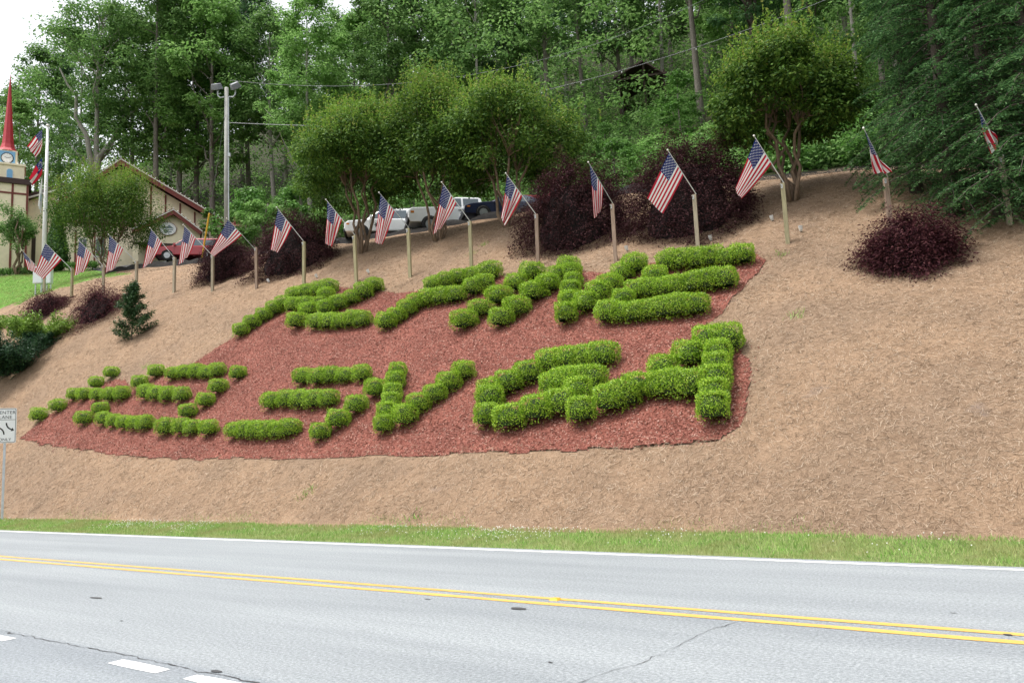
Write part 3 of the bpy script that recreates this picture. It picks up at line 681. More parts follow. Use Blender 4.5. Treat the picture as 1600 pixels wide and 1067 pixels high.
def flag_mesh(F, nS=26, nT=30):
    S, T = np.meshgrid(np.linspace(0, 1, nS+1), np.linspace(0, 1, nT+1), indexing='ij')
    V = F(S, T).reshape(-1, 3); i = np.arange(nS)[:, None]*(nT+1); j = np.arange(nT)[None]
    q = np.stack([i+j, i+j+nT+1, i+j+nT+2, i+j+1], -1).reshape(-1, 4)
    si = np.repeat(np.arange(nS), nT); tj = np.tile(np.arange(nT), nS)
    mat = np.where((si//2) % 2 == 0, 0, 1); mat = np.where((si < 14) & (tj < int(nT*0.4)), 2, mat)
    mb = MB(); mb.add(V, q, mat=mat); return mb
def star_mesh(F, r=0.030, hoist=0.91, fly=1.52):
    mb = MB(); k = np.arange(10); a = k*math.pi/5; rr = np.where(k % 2 == 0, 1.0, 0.40)
    ds, dt = r/hoist, r/fly
    for row in range(9):
        for c in range(6 if row % 2 == 0 else 5):
            s0 = (row+1)/10*(7/13); t0 = (2*c+1+(row % 2))/12*0.4
            s = np.append(s0+ds*rr*np.cos(a), s0); t = np.append(t0+dt*rr*np.sin(a), t0)
            P = F(s, t); e = 1e-3
            nn = np.cross(F(s+e, t)-P, F(s, t+e)-P); nn /= np.linalg.norm(nn, axis=1)[:, None]+1e-12
            tri = [(i, (i+1) % 10, 10) for i in range(10)]
            mb.add(P+nn*0.004, tris=tri); mb.add(P-nn*0.004, tris=tri)
    return mb
POSTS = [ # post base, post top, pole tip, foot of hoist, fly corner below the foot, fly corner below the tip, folds, fold depth, material, post words, flag words
 ((69,457),(69,427),(35,392),(53,413),(58,427),(43,421),1.2,.05,0,'stubby wooden post in front of the white electric cabinets','small leftmost flag half hidden behind the one by the electric cabinets'),
 ((112,465),(111,418),(70,379),(96,406),(68,436),(54,426),1.0,.03,1,'wooden post just right of the white electric cabinets','wide open flag in front of the white electric cabinets'),
 ((162,450),(161,413),(123,376),(144,394),(131,425),(116,431),1.5,.05,0,'short post behind the dark red maple beside the conifer sapling','flag left of the multi-stemmed tree by the beige hall'),
 ((213,460),(212,406),(170,367),(193,389),(178,420),(165,426),1.4,.04,0,'post above the small upright conifer sapling','flag below the trunks of the bushy tree by the hall'),
 ((272,457),(272,400),(235,357),(252,380),(236,411),(223,419),1.4,.04,0,'post in front of the red car','flag left of the red car under the oval sign'),
 ((332,455),(332,397),(287,352),(307,371),(293,402),(279,414),1.6,.05,0,'post at the left end of the first dark purple maple','flag in front of the windows of the red car'),
 ((401,451),(397,385),(355,342),(379,367),(335,401),(328,396),0.8,.04,2,'reddish post in front of the join of two dark maples','wide flag blowing out below the tall floodlight pole'),
 ((475,448),(475,375),(433,325),(455,355),(434,395),(423,390),1.6,.06,1,'grey post before the second dark maple','flag hanging over the crown of the second dark maple'),
 ((557,441),(556,366),(510,313),(534,344),(519,385),(508,381),2.2,.09,1,'greenish post in front of the nose of the white SUV','narrow folded flag left of the white SUV'),
 ((641,433),(640,354),(593,302),(616,331),(597,382),(586,379),1.6,.06,1,'greenish post in front of the white SUV tail','flag hanging across the white SUV'),
 ((737,424),(735,343),(691,286),(714,317),(690,356),(677,366),1.6,.06,1,'greenish post below the nose of the navy car','flag hanging across the white pickup truck'),
 ((841,416),(838,332),(791,272),(815,307),(789,352),(783,340),2.2,.10,2,'post at the left edge of the rounded dark maple','folded flag in front of the navy car'),
 ((962,408),(959,316),(920,255),(946,291),(940,327),(928,342),2.2,.09,2,'post between the two largest dark maples','narrow flag before the rounded dark maple'),
 ((1091,392),(1089,301),(1044,236),(1068,274),(1036,334),(1011,310),0.9,.05,0,'post in front of the tallest dark maple','large spread flag before the tallest dark maple'),
 ((1231,380),(1226,283),(1179,214),(1204,257),(1158,312),(1149,294),1.3,.05,1,'post beside the trunks of the right crape myrtle','large flag beside the right crape myrtle trunks'),
 ((1394,376),(1389,274),(1350,202),(1377,250),(1395,270),(1364,270),2.2,.09,2,'post rising behind the small round maple shrub','twisted flag wound against its post above the round maple shrub'),
 ((1578,351),(1570,241),(1526,166),(1556,210),(1560,212),(1550,241),2.4,.10,0,'post standing among the hemlock branches','crumpled flag hanging in front of the hemlock trees'),
]
PM = [M_POST, M_POSTG, M_POSTR]
for i, (pb, pt, tip, hl, fc, fd, folds, amp, pm, pw, fw) in enumerate(POSTS):
    base = hit(*pb) if i not in (2, 15) else atv(pb[0], pb[1], V_POST)
    base[2] = land1(base[0], base[1]); D = depth(base)
    top = at(pt[0], pt[1], D); hgt = top[2]-base[2]
    w_ = 0.125; r = random.Random(i)
    po = thing('flag_post', pw, 'wooden post', tuple(base), R_(20+r.uniform(-9, 9)), 'wooden posts along the bank')
    po.rotation_euler = (R_(r.uniform(-1.2, 1.2)), R_(r.uniform(-1.2, 1.2)), po.rotation_euler[2])
    mb = MB(); mb.box((0, 0, (hgt-0.25)/2), (w_, w_, hgt+0.25)); mb.build('shaft', PM[pm], po, bevel=0.008)
    mb = MB(); mb.box((-0.03, -w_/2-0.006, hgt-0.10), (0.05, 0.012, 0.12)); mb.tube([(-0.03, -w_/2, hgt-0.12), (-0.06, -w_/2-0.05, hgt-0.04)], 0.017, 8)
    mb.build('bracket', M_STEEL, po)
    # the flag on its pole: pole leans out from the post, a little towards the road
    Df = D-0.10; tipw = at(tip[0], tip[1], Df-0.35); foot = at(pt[0]-1.0*FPX/D*0.03, pt[1]+0.05*FPX/D, Df)
    ax = tipw-foot; L = np.linalg.norm(ax); ax /= L
    fl = thing('flag', 'American ' + fw if not fw.startswith(('small', 'wide', 'large', 'narrow', 'folded', 'twisted', 'crumpled')) else fw.replace(' flag', ' American flag', 1), 'flag', tuple(foot), 0, 'American flags along the bank')
    mb = MB(); mb.tube([(0, 0, 0), tuple(ax*L)], [0.014, 0.012], 8); pl = mb.build('pole', M_POLEW if i % 3 else M_STEEL, fl)
    mb = MB(); c = ax*(L+0.03); mb.lathe(c, [(0.001, -0.035), (0.026, -0.02), (0.034, 0), (0.026, 0.024), (0.001, 0.036)], 10); mb.build('finial', M_GOLD, pl)
    # hoist lies on the pole: project its foot to the pole
    ta = 0.05*L; A = ax*(L-0.06)
    # depth along the pole for the foot of the hoist
    best = min(np.linspace(0.15, 0.9, 80), key=lambda q_: (project(foot+ax*L*q_)[0]-hl[0])**2+(project(foot+ax*L*q_)[1]-hl[1])**2)
    B = ax*L*best; Dh = depth(foot+B); Da = depth(foot+A)
    Cc = at(fc[0], fc[1], Dh-0.10)-foot; Dd = at(fd[0], fd[1], Da+0.02)-foot
    nc = -CF*np.array([1, 1, 0]); nc /= np.linalg.norm(nc)
    F = flag_surface(A, B, Cc, Dd, folds, amp, r.uniform(0, 6), 0.06, nc)
    cl = flag_mesh(F).build('cloth', [M_RED, M_WHITE, M_BLUE], fl, smooth=True)
    star_mesh(F).build('star', M_WHITE, cl).__setitem__('kind', 'stuff')
# small ground spotlights at the feet of the flags
M_CUP = plain('white_lamp_head', (0.78, 0.79, 0.80), 0.4, 0.0, 0.05); M_BLK = plain('black_plastic', (0.02, 0.02, 0.02), 0.5)
M_LENS = plain('lamp_lens', (0.35, 0.40, 0.46), 0.1, 0.0, 0.05, spec=0.6)
SPOT = [((420,438),'small white spotlight at the foot of the second dark maple'),((495,431),'small white spotlight just right of the grey post'),((576,424),'small white spotlight right of the greenish post by the SUV nose'),
        ((980,389),'small spotlight in the straw right of the post between large maples'),((1111,373),'white spotlight just right of the post before the tallest maple'),((1252,359),'white spotlight right of the post at the crape myrtle'),((1207,342),'small white spotlight in the straw left of the crape myrtle trunks')]
for (x, y), lb in SPOT:
    p = hit(x, y+4); s = thing('ground_spotlight', lb, 'spotlight', tuple(p), rb.uniform(-0.5, 0.5), 'small spotlights lighting the flags')
    mb = MB(); mb.tube([(0, 0, -0.08), (0, 0, 0.06)], 0.010, 6); mb.build('stake', M_BLK, s)
    mb = MB(); mb.tube([(0, 0.02, 0.05), (-0.01, -0.02, 0.10), (-0.02, -0.05, 0.19)], [0.045, 0.055, 0.065], 12); h = mb.build('lamp_head', M_CUP, s)
    mb = MB(); mb.tube([(-0.02, -0.05, 0.19), (-0.0205, -0.052, 0.196)], [0.055, 0.055], 12); mb.build('lens', M_LENS, h)
# ------------------------------------------------------------------ trees
def obj_with(me_list, root):
    for nme, me in me_list: child(nme, me, root)
def crape_meshes(seed, width, height, trunk_h, upright=0.5, dens=1.0):
    """several bare stems fanning into a broad crown; yellow-green shoots on top"""
    r = np.random.default_rng(seed); tb = MB(); cb = MB()
    C = []; Rr = []
    ncl = int(125*dens)
    for i in range(ncl):
        a = r.uniform(0, 2*math.pi); q = r.uniform(0, 1)**0.5; e = r.uniform(0, 1)**0.75; lob = 1+0.12*math.sin(3*a+seed)+0.08*math.sin(5*a+2*seed)
        htop = height*(0.93-0.30*q**2.4)+0.35*math.sin(2.3*a+seed*1.7)*q; hbot = trunk_h*(1.12-0.34*q)
        h = hbot+(htop-hbot)*e; q *= lob
        C.append((math.cos(a)*q*width/2*0.86, math.sin(a)*q*width/2*0.86, h)); s = r.uniform(0.34, 0.66)*width/5
        Rr.append((s*1.3, s*1.3, s*(0.52+0.6*upright)))
    C = np.array(C); Rr = np.array(Rr); keep = r.uniform(0, 1, ncl) > 0.10; C, Rr = C[keep], Rr[keep]
    cb.add(*leaves(r, C, Rr, 270, 0.145, 0.52, 0.7, 0.6, 0.0, 0.36))
    top = C[:, 2] > trunk_h+(height-trunk_h)*0.22
    Ct = C[top]; k = len(Ct)*17; wgt = (Ct[:, 2]-trunk_h*0.8)**1.3; j = r.choice(len(Ct), k, p=wgt/wgt.sum()); P0 = Ct[j]+r.normal(0, 0.5, (k, 3))*Rr[top][j]+np.array([0, 0, 1])*Rr[top][j][:, 2:]*0.6
    for s_ in range(8):                                           # leafy shoots, upright
        off = np.array([0, 0, 0.07*s_])*(0.6+upright) + r.normal(0, 0.035, (k, 3))
        nn = r.normal(size=(k, 3)); nn[:, 2] *= 0.5; nn /= np.linalg.norm(nn, axis=1)[:, None]
        cb.add(*leafquads(r, P0+off, nn, 0.115, 0.48, -0.4), mat=1)
    ns = 6
    for i in range(ns):
        a = i*2*math.pi/ns+r.uniform(-0.3, 0.3); b0 = (math.cos(a)*0.10, math.sin(a)*0.10, -0.2); sp = r.uniform(0.35, 0.9)*width/5
        b1 = np.array([math.cos(a)*sp, math.sin(a)*sp, trunk_h*r.uniform(0.85, 1.15)])
        limb(tb, b0, b1, 0.075*r.uniform(0.8, 1.2), 0.045, r, -0.04, 7)
        sub = C[np.argsort(np.linalg.norm(C[:, :2]-b1[:2]*1.7, axis=1))[:11]]
        for c in sub: limb(tb, b1, c, 0.03, 0.010, r, -0.03, 5, 5)
    return [('trunk', tb.mesh('trunk', M_BARKB, True)), ('crown', cb.mesh('crown', [M_LF_CRAPE, M_LF_TIP]))]
def make_crape(seed, px, py, D, width, height, trunk_h, label, upright=0.5, dens=1.0):
    p = hit(px, py) if D is None else ground(px, py, D)
    t = thing('crape_myrtle', label, 'tree', tuple(p), random.Random(seed).uniform(0, 6), 'multi-stemmed crape myrtle trees')
    obj_with(crape_meshes(seed, width, height, trunk_h, upright, dens), t); return t
make_crape(1, 566, 395, None, 7.0, 7.8, 3.5, 'broad round crape myrtle in front of the white SUV', 0.3, 1.25)
make_crape(2, 685, 376, None, 5.6, 7.7, 3.3, 'tall feathery crape myrtle in front of the white pickup truck', 1.0, 1.0)
make_crape(3, 795, 354, None, 7.2, 6.7, 2.7, 'spreading yellow-green crape myrtle behind the navy car', 0.4, 1.15)
make_crape(4, 1238, 314, None, 5.4, 6.0, 3.0, 'crape myrtle rising alone from the bare straw at the bank top', 0.4, 1.15)
make_crape(5, 165, 432, 62, 8.8, 8.6, 2.8, 'broad multi-stemmed tree hiding the front of the beige hall', 0.7, 1.25)
# purple laceleaf maples: weeping mounds
def maple_meshes(seed, wx, wy, h, n, size=0.085, loose=0.0, mat=None, slope=(0, 0)):
    r = np.random.default_rng(seed); mb = MB()
    # tiers of drooping sprays laid over a dome
    ns = n//26; a = r.uniform(0, 2*math.pi, ns); el = np.arcsin(r.uniform(-0.22, 1, ns)**1.0); bump_ = 1+0.13*np.sin(3*a+seed)*np.cos(3*el)+0.08*np.sin(7*a+2*seed+5*el)
    rad = bump_*r.uniform(0.70, 1.02+loose*0.25, ns)
    d = np.stack([np.cos(el)*np.cos(a), np.cos(el)*np.sin(a), np.sin(el)], 1)
    C = d*rad[:, None]*np.array([wx/2, wy/2, h])
    k = 26; idx = np.repeat(np.arange(ns), k); u = np.tile(np.linspace(0, 1, k), ns)
    outw = d*np.array([1, 1, 0.15]); outw /= np.linalg.norm(outw, axis=1)[:, None]
    Ls = r.uniform(0.30, 0.62, ns)*(1+loose); yaw = r.normal(0, 0.5, ns); sidev = np.stack([-d[:, 1], d[:, 0], np.zeros(ns)], 1)
    dirs = outw + sidev*yaw[:, None]; dirs /= np.linalg.norm(dirs, axis=1)[:, None]
    P = C[idx]+dirs[idx]*(Ls[idx]*(u-0.5))[:, None]-np.array([0, 0, 1])*(0.42*Ls[idx]*u*u)[:, None]+r.normal(0, 0.085, (ns*k, 3))
    nrm = d[idx]*0.35+np.array([0, 0, 0.8])+r.normal(0, 0.45, (ns*k, 3)); nrm /= np.linalg.norm(nrm, axis=1)[:, None]
    wsl = 1-np.clip(P[:, 2]/h, 0, 1); P[:, 2] += (slope[0]*P[:, 0]+slope[1]*P[:, 1])*wsl
    keep = P[:, 2] > -0.05+(slope[0]*P[:, 0]+slope[1]*P[:, 1])-0.05; mb.add(*leafquads(r, P[keep], nrm[keep], size, 0.40, 0.5, dirs[idx][keep]))
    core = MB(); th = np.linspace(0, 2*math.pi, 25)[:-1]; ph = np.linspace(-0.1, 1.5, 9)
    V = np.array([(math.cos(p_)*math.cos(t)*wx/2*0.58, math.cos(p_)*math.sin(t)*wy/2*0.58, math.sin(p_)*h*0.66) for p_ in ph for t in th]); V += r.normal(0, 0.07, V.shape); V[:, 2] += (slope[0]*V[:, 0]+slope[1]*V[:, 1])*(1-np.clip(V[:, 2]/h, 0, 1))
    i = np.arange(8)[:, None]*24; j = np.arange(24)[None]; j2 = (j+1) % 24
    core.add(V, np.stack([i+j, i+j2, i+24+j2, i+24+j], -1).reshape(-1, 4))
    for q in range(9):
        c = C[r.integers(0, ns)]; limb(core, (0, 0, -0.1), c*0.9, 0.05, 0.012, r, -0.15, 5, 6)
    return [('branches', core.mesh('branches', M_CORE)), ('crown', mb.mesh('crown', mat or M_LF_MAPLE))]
def make_maple(seed, px, py, D, wx, wy, h, n, label, loose=0.0, mat=None, name='dark_maple', group='purple laceleaf maples', size=0.085):
    p = hit(px, py) if D is None else ground(px, py, D)
    e = 0.8; sl = ((land1(p[0]+e, p[1])-land1(p[0]-e, p[1]))/(2*e), (land1(p[0], p[1]+e)-land1(p[0], p[1]-e))/(2*e))
    t = thing(name, label, 'maple shrub', tuple(p), 0.0, group); obj_with(maple_meshes(seed, wx, wy, h, n, size, loose, mat, sl), t); return t
make_maple(1, 352, 430, None, 3.4, 2.8, 2.15, 36000, 'dark purple maple behind the reddish post below the floodlight pole')
make_maple(2, 458, 415, None, 5.4, 4.0, 2.8, 50000, 'wide dark purple maple left of the white SUV')
make_maple(3, 897, 372, None, 4.7, 3.8, 3.05, 58000, 'rounded dark purple maple right of the navy car')
make_maple(4, 1078, 350, None, 5.0, 4.2, 3.2, 62000, 'tallest dark purple maple, left of the right crape myrtle')
make_maple(5, 1424, 412, None, 2.25, 2.0, 1.28, 30000, 'low round wine-purple maple shrub on the open straw bank', 0.5, M_LF_MAPLE2)
make_maple(6, 70, 487, None, 3.2, 2.0, 1.05, 15000, 'low spreading wine-red maple below the white electric cabinets', 0.7, M_LF_MAPLE2)
make_maple(7, 152, 492, None, 3.2, 2.2, 1.5, 17000, 'wine-red maple shrub beside the small upright conifer', 0.8, M_LF_MAPLE2)

# small shrubs on the left of the bank
def spray_shrub(seed, w_, h, n, mat, size, asp, stiff=0.8, cone=0.0, tiers=40, flat=0.0):
    r = np.random.default_rng(seed); mb = MB(); tb = MB(); per = n//tiers
    for i in range(tiers):
        a = r.uniform(0, 2*math.pi); f = (i+0.5)/tiers
        if cone: z0 = h*f*0.86; L = (w_/2)*(1-f)**0.8*r.uniform(0.7, 1.25)+0.10; el = r.uniform(0.25, 0.9)
        else: z0 = 0.05+h*0.25*r.uniform(0, 1); L = math.hypot(w_/2, h*0.6)*r.uniform(0.65, 1.1); el = r.uniform(0.1, 1.15)*(1-flat)
        d = np.array([math.cos(a)*math.cos(el), math.sin(a)*math.cos(el), math.sin(el)]); b0 = np.array([0, 0, z0])
        if not cone: b0 = b0+np.array([math.cos(a), math.sin(a), 0])*w_*0.10
        L2 = L if cone else min(L, (h-z0)/max(0.15, math.sin(el)))
        tb.tube([b0, b0+d*L2*0.85], [0.012, 0.004], 4)
        u = r.uniform(0.12, 1, per); P = b0+d*(L2*u)[:, None]+r.normal(0, 0.045*w_*(1.1-0.5*u)[:, None], (per, 3))
        nn = np.array([0, 0, 0.8])+r.normal(0, 0.6, (per, 3)); nn /= np.linalg.norm(nn, axis=1)[:, None]
        mb.add(*leafquads(r, P, nn, size, asp, -0.2, np.broadcast_to(d, (per, 3))))
    if cone: tb.tube([(0, 0, -0.1), (0, 0, h*0.95)], [0.03, 0.006], 6)
    return [('stem', tb.mesh('stem', M_BARKD)), ('foliage', mb.mesh('foliage', mat))]
def make_shrub(name, seed, px, py, label, cat, D=None, **kw):
    p = hit(px, py) if D is None else ground(px, py, D)
    t = thing(name, label, cat, tuple(p), 0.0); obj_with(spray_shrub(seed, **kw), t); return t
make_shrub('conifer_sapling', 1, 206, 531, 'small upright dark green conifer sapling on the straw', 'sapling', w_=2.3, h=3.1, n=11000, mat=M_LF_YEW, size=0.11, asp=0.36, cone=1.0, tiers=40)
make_shrub('golden_juniper', 2, 66, 532, 'bright yellow-green spreading shrub below the wine-red maple', 'shrub', w_=3.4, h=1.25, n=16000, mat=M_LF_JUN, size=0.15, asp=0.4, tiers=80, flat=0.3)
make_shrub('golden_juniper', 7, -14, 522, 'yellow-green shrub tip cut by the left picture edge', 'shrub', w_=1.8, h=1.0, n=7000, mat=M_LF_JUN, size=0.14, asp=0.4, tiers=40, flat=0.3)
make_shrub('dwarf_pine', 3, 14, 590, 'dense dark green pine bush at the left picture edge', 'pine bush', w_=3.2, h=2.2, n=34000, mat=M_LF_BLUE, size=0.17, asp=0.2, tiers=130)
make_shrub('dwarf_pine', 9, 62, 548, 'mid-green pine bush tucked between the dark pine and yellow-green shrub', 'pine bush', w_=1.5, h=0.9, n=12000, mat=M_LF_BLUE, size=0.15, asp=0.2, tiers=60)
# clipped small trees and hedge in front of the clock tower
def cone_tree(seed, w_, h, n, mat, base=0.0):
    r = np.random.default_rng(seed); mb = MB(); z = r.uniform(0, 1, n)**1.25; a = r.uniform(0, 2*math.pi, n)
    rad = (w_/2)*np.clip(np.minimum(1-z, 0.15+3*z), 0, 1)**0.75*(1+0.10*np.sin(6*a+9*z))*r.uniform(0.75, 1.03, n)
    P = np.stack([np.cos(a)*rad, np.sin(a)*rad, base+z*h], 1); nn = np.stack([np.cos(a), np.sin(a), 0.3+0*a], 1)+r.normal(0, 0.5, (n, 3)); nn /= np.linalg.norm(nn, axis=1)[:, None]
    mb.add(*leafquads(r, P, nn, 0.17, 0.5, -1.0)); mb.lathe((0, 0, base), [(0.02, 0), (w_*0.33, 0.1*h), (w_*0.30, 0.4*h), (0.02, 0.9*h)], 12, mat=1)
    tb = MB(); tb.tube([(0, 0, -0.1), (0, 0, base+h*0.5)], [0.09, 0.03], 6); return [('trunk', tb.mesh('trunk', M_BARK)), ('crown', mb.mesh('crown', [mat, M_TWIG]))]
t = thing('arborvitae', 'dense green cone-shaped evergreen right behind the flagpole', 'evergreen', tuple(ground(87, 424, 69)), 0); obj_with(cone_tree(3, 2.5, 5.4, 9000, M_LF_ARB), t)
p = ground(26, 424, 69)
t = thing('round_headed_tree', 'small round-headed tree with bare forked trunk before the clock tower', 'tree', tuple(p), 0)
r = np.random.default_rng(8); tb = MB(); cb = MB(); C = np.array([(r.normal(0, 0.55), r.normal(0, 0.55), 4.1+r.normal(0, 0.75)) for _ in range(46)])
cb.add(*leaves(r, C, (0.52, 0.52, 0.55), 150, 0.15, 0.55))
for q in range(5): limb(tb, (r.normal(0, 0.08), r.normal(0, 0.08), -0.1), C[r.integers(0, 46)]*np.array([0.7, 0.7, 0.9]), 0.10, 0.05, r, 0, 6)
obj_with([('trunk', tb.mesh('trunk', M_BARKB, True)), ('crown', cb.mesh('crown', M_LF_OAK))], t)
def hedge_mesh(seed, L, w_, h, n, mat):
    r = np.random.default_rng(seed); mb = MB(); P = np.stack([r.uniform(-L/2, L/2, n), r.uniform(-w_/2, w_/2, n), h*r.uniform(0.1, 1, n)**0.5*(1+0.1*np.sin(3*r.uniform(0, 9, n)))], 1)
    nn = r.normal(size=(n, 3))+np.array([0, 0, 0.6]); nn /= np.linalg.norm(nn, axis=1)[:, None]; mb.add(*leafquads(r, P, nn, 0.14, 0.55)); return mb.mesh('low_hedge', mat)
p = ground(12, 428, 69.5); o = bpy.data.objects.new('low_hedge', hedge_mesh(2, 6.4, 0.9, 0.75, 4500, M_LF_OAK)); COL.objects.link(o); o.location = tuple(p); o.rotation_euler = (0, 0, 0.62)
tag(o, 'low dark hedge along the lawn at the foot of the clock tower', 'hedge')
p = ground(128, 424, 68); o = bpy.data.objects.new('low_hedge', hedge_mesh(3, 2.6, 0.9, 0.7, 1800, M_LF_BRUSH)); COL.objects.link(o); o.location = tuple(p); o.rotation_euler = (0, 0, 0.62)
tag(o, 'low yellowish shrub row right of the cone-shaped evergreen', 'hedge')

# hemlocks on the right: long drooping feathery boughs
def hemlock_meshes(seed, h, w_, nb_, per):
    r = np.random.default_rng(seed); tb = MB(); mb = MB(); tb.tube([(0, 0, -0.3), (0.05, 0, h*0.5), (0, 0, h)], [0.24, 0.15, 0.02], 9)
    Ps = []; Ns = []; Ds = []
    for i in range(nb_):
        f = ((i+r.uniform(0, 1))/nb_)**1.05; z0 = 0.35+h*0.95*f; L = (w_/2)*(1-f)**0.62*r.uniform(0.60, 1.12)+0.25; a = r.uniform(0, 2*math.pi); rise = r.uniform(0.05, 0.5)
        dh = np.array([math.cos(a), math.sin(a), 0]); sd = np.array([-dh[1], dh[0], 0])
        u = np.linspace(0, 1, 6)[:, None]; path = np.array([0, 0, z0])+dh*(L*u)+np.array([0, 0, 1])*(L*(rise*u-0.62*u*u))
        tb.tube(path, np.linspace(0.032, 0.006, 6), 5, False)
        uu = r.uniform(0.15, 1, per); s = r.normal(0, 1, per)*0.20*L*np.minimum(1, 1.4*(1.06-uu))
        P = np.array([0, 0, z0])+dh*(L*uu)[:, None]+np.array([0, 0, 1])*(L*(rise*uu-0.62*uu*uu)-0.35*np.abs(s)+r.normal(0, 0.03, per))[:, None]+sd*s[:, None]
        Ps.append(P); Ns.append(np.array([0, 0, 1.0])+r.normal(0, 0.42, (per, 3))); Ds.append(dh*0.6+sd*np.sign(s)[:, None]*0.7+np.array([0, 0, -0.25]))
    P = np.vstack(Ps); Nn = np.vstack(Ns); Nn /= np.linalg.norm(Nn, axis=1)[:, None]
    mb.add(*leafquads(r, P, Nn, 0.115, 0.30, 0.15, np.vstack(Ds)))
    return [('trunk', tb.mesh('trunk', M_BARKD, True)), ('crown', mb.mesh('crown', M_LF_HEM))]
HM = [hemlock_meshes(1, 12.5, 6.0, 170, 300), hemlock_meshes(2, 11.0, 5.0, 150, 280)]
for k, (px, D, s, rz, lb) in enumerate([(1492, 336, 0.92, 0.3, 'feathery hemlock behind the post with the twisted flag'), (1566, 338, 0.98, 2.0, 'tall hemlock above the crumpled flag'), (1648, 350, 1.0, 4.0, 'hemlock at the right picture edge'),
                                   (1432, 300, 0.90, 1.2, 'hemlock standing behind the feathery one, beside the bare berm'), (1600, 285, 1.15, 5.0, 'tall dark hemlock filling the upper right corner')]):
    p = hit(px, D); t = thing('hemlock_tree', lb, 'hemlock tree', tuple(p), rz, 'hemlock trees on the right of the bank'); t.scale = (s, s, s); obj_with(HM[k % 2], t)

# woodland trees
def forest_meshes(seed, h, w_, base, ncl, per, size, mat, bark, cone=0.0, limbs=14, trunk_r=0.24, fork=False):
    r = np.random.default_rng(seed); tb = MB(); cb = MB()
    bend = r.normal(0, 0.35, 2); tp = lambda z: np.array([bend[0]*math.sin(z/h*2.5), bend[1]*math.sin(z/h*2.2+0.5), z])
    zs = np.linspace(-0.5, h*0.93, 10); tb.tube([tp(z) for z in zs], np.linspace(trunk_r*1.15, 0.04, 10), 8)
    C = []; Rr = []
    for i in range(ncl):
        f = r.uniform(0, 1)**0.85; z = h*(base+(1-base)*f); prof = (math.sin(math.pi*min(1, 0.18+0.80*f))**0.7) if not cone else (1-f)**0.8*0.95+0.08
        q = r.uniform(0.15, 1)**0.6; a = r.uniform(0, 2*math.pi); c = tp(z)+np.array([math.cos(a), math.sin(a), 0])*q*prof*w_/2
        s = r.uniform(0.65, 1.35)*w_/9; C.append(c); Rr.append((s*1.25, s*1.25, s*(0.62 if not cone else 0.34)))
    C = np.array(C); cb.add(*leaves(r, C, Rr, per, size, 0.6 if not cone else 0.35, 0.8, 0.5, 0.1, 0.55))
    for i in range(limbs):
        c = C[r.integers(0, ncl)]; z0 = max(h*base*0.7, c[2]-abs(r.normal(0.9, 0.5))*np.linalg.norm(c[:2])-0.4); limb(tb, tp(z0), c, trunk_r*0.32*(1-z0/h)+0.03, 0.018, r, -0.05, 5, 6)
    if fork:
        for sgn in (-1, 1): limb(tb, tp(h*0.28), (sgn*w_*0.26, r.normal(0, 0.6), h*0.72), trunk_r*0.8, 0.06, r, -0.08, 7, 7)
    return [('trunk', tb.mesh('trunk', bark, True)), ('crown', cb.mesh('crown', mat))]
FT = {
 'poplar': [forest_meshes(11, 25, 9, 0.22, 120, 165, 0.285, M_LF_POPLAR, M_BARKL), forest_meshes(12, 23, 8.5, 0.30, 105, 165, 0.285, M_LF_POPLAR, M_BARK)],
 'oak': [forest_meshes(21, 24, 10, 0.34, 105, 160, 0.28, M_LF_OAK, M_BARK), forest_meshes(22, 22, 9, 0.40, 85, 158, 0.28, M_LF_OAK, M_BARKL), forest_meshes(23, 26, 8, 0.45, 80, 160, 0.28, M_LF_OAK, M_BARK, trunk_r=0.28)],
 'spread': [forest_meshes(31, 25, 13, 0.36, 100, 150, 0.27, M_LF_OAK, M_BARKL, fork=True, limbs=22, trunk_r=0.36)],
 'pine': [forest_meshes(41, 27, 8, 0.38, 95, 155, 0.285, M_LF_PINE, M_BARK, cone=1.0, limbs=26), forest_meshes(42, 24, 7, 0.30, 90, 155, 0.285, M_LF_PINE, M_BARKD, cone=1.0, limbs=26)],
 'sapling': [forest_meshes(51, 8, 4.2, 0.16, 52, 110, 0.19, M_LF_BRUSH, M_BARK, trunk_r=0.07, limbs=9), forest_meshes(52, 7, 4.6, 0.10, 52, 110, 0.19, M_LF_OAK, M_BARK, trunk_r=0.07, limbs=9)],
 'bush': [forest_meshes(61, 3.6, 4.2, 0.05, 34, 130, 0.17, M_LF_BRUSH, M_BARK, trunk_r=0.04, limbs=6), forest_meshes(62, 3.0, 4.0, 0.05, 30, 130, 0.17, M_LF_POPLAR, M_BARK, trunk_r=0.04, limbs=6)],
}
CATN = {'poplar': ('broadleaf_tree', 'tree'), 'oak': ('broadleaf_tree', 'tree'), 'spread': ('spreading_tree', 'tree'), 'pine': ('pine_tree', 'pine tree'), 'sapling': ('young_tree', 'young tree'), 'bush': ('leafy_bush', 'bush')}
rf = random.Random(77)
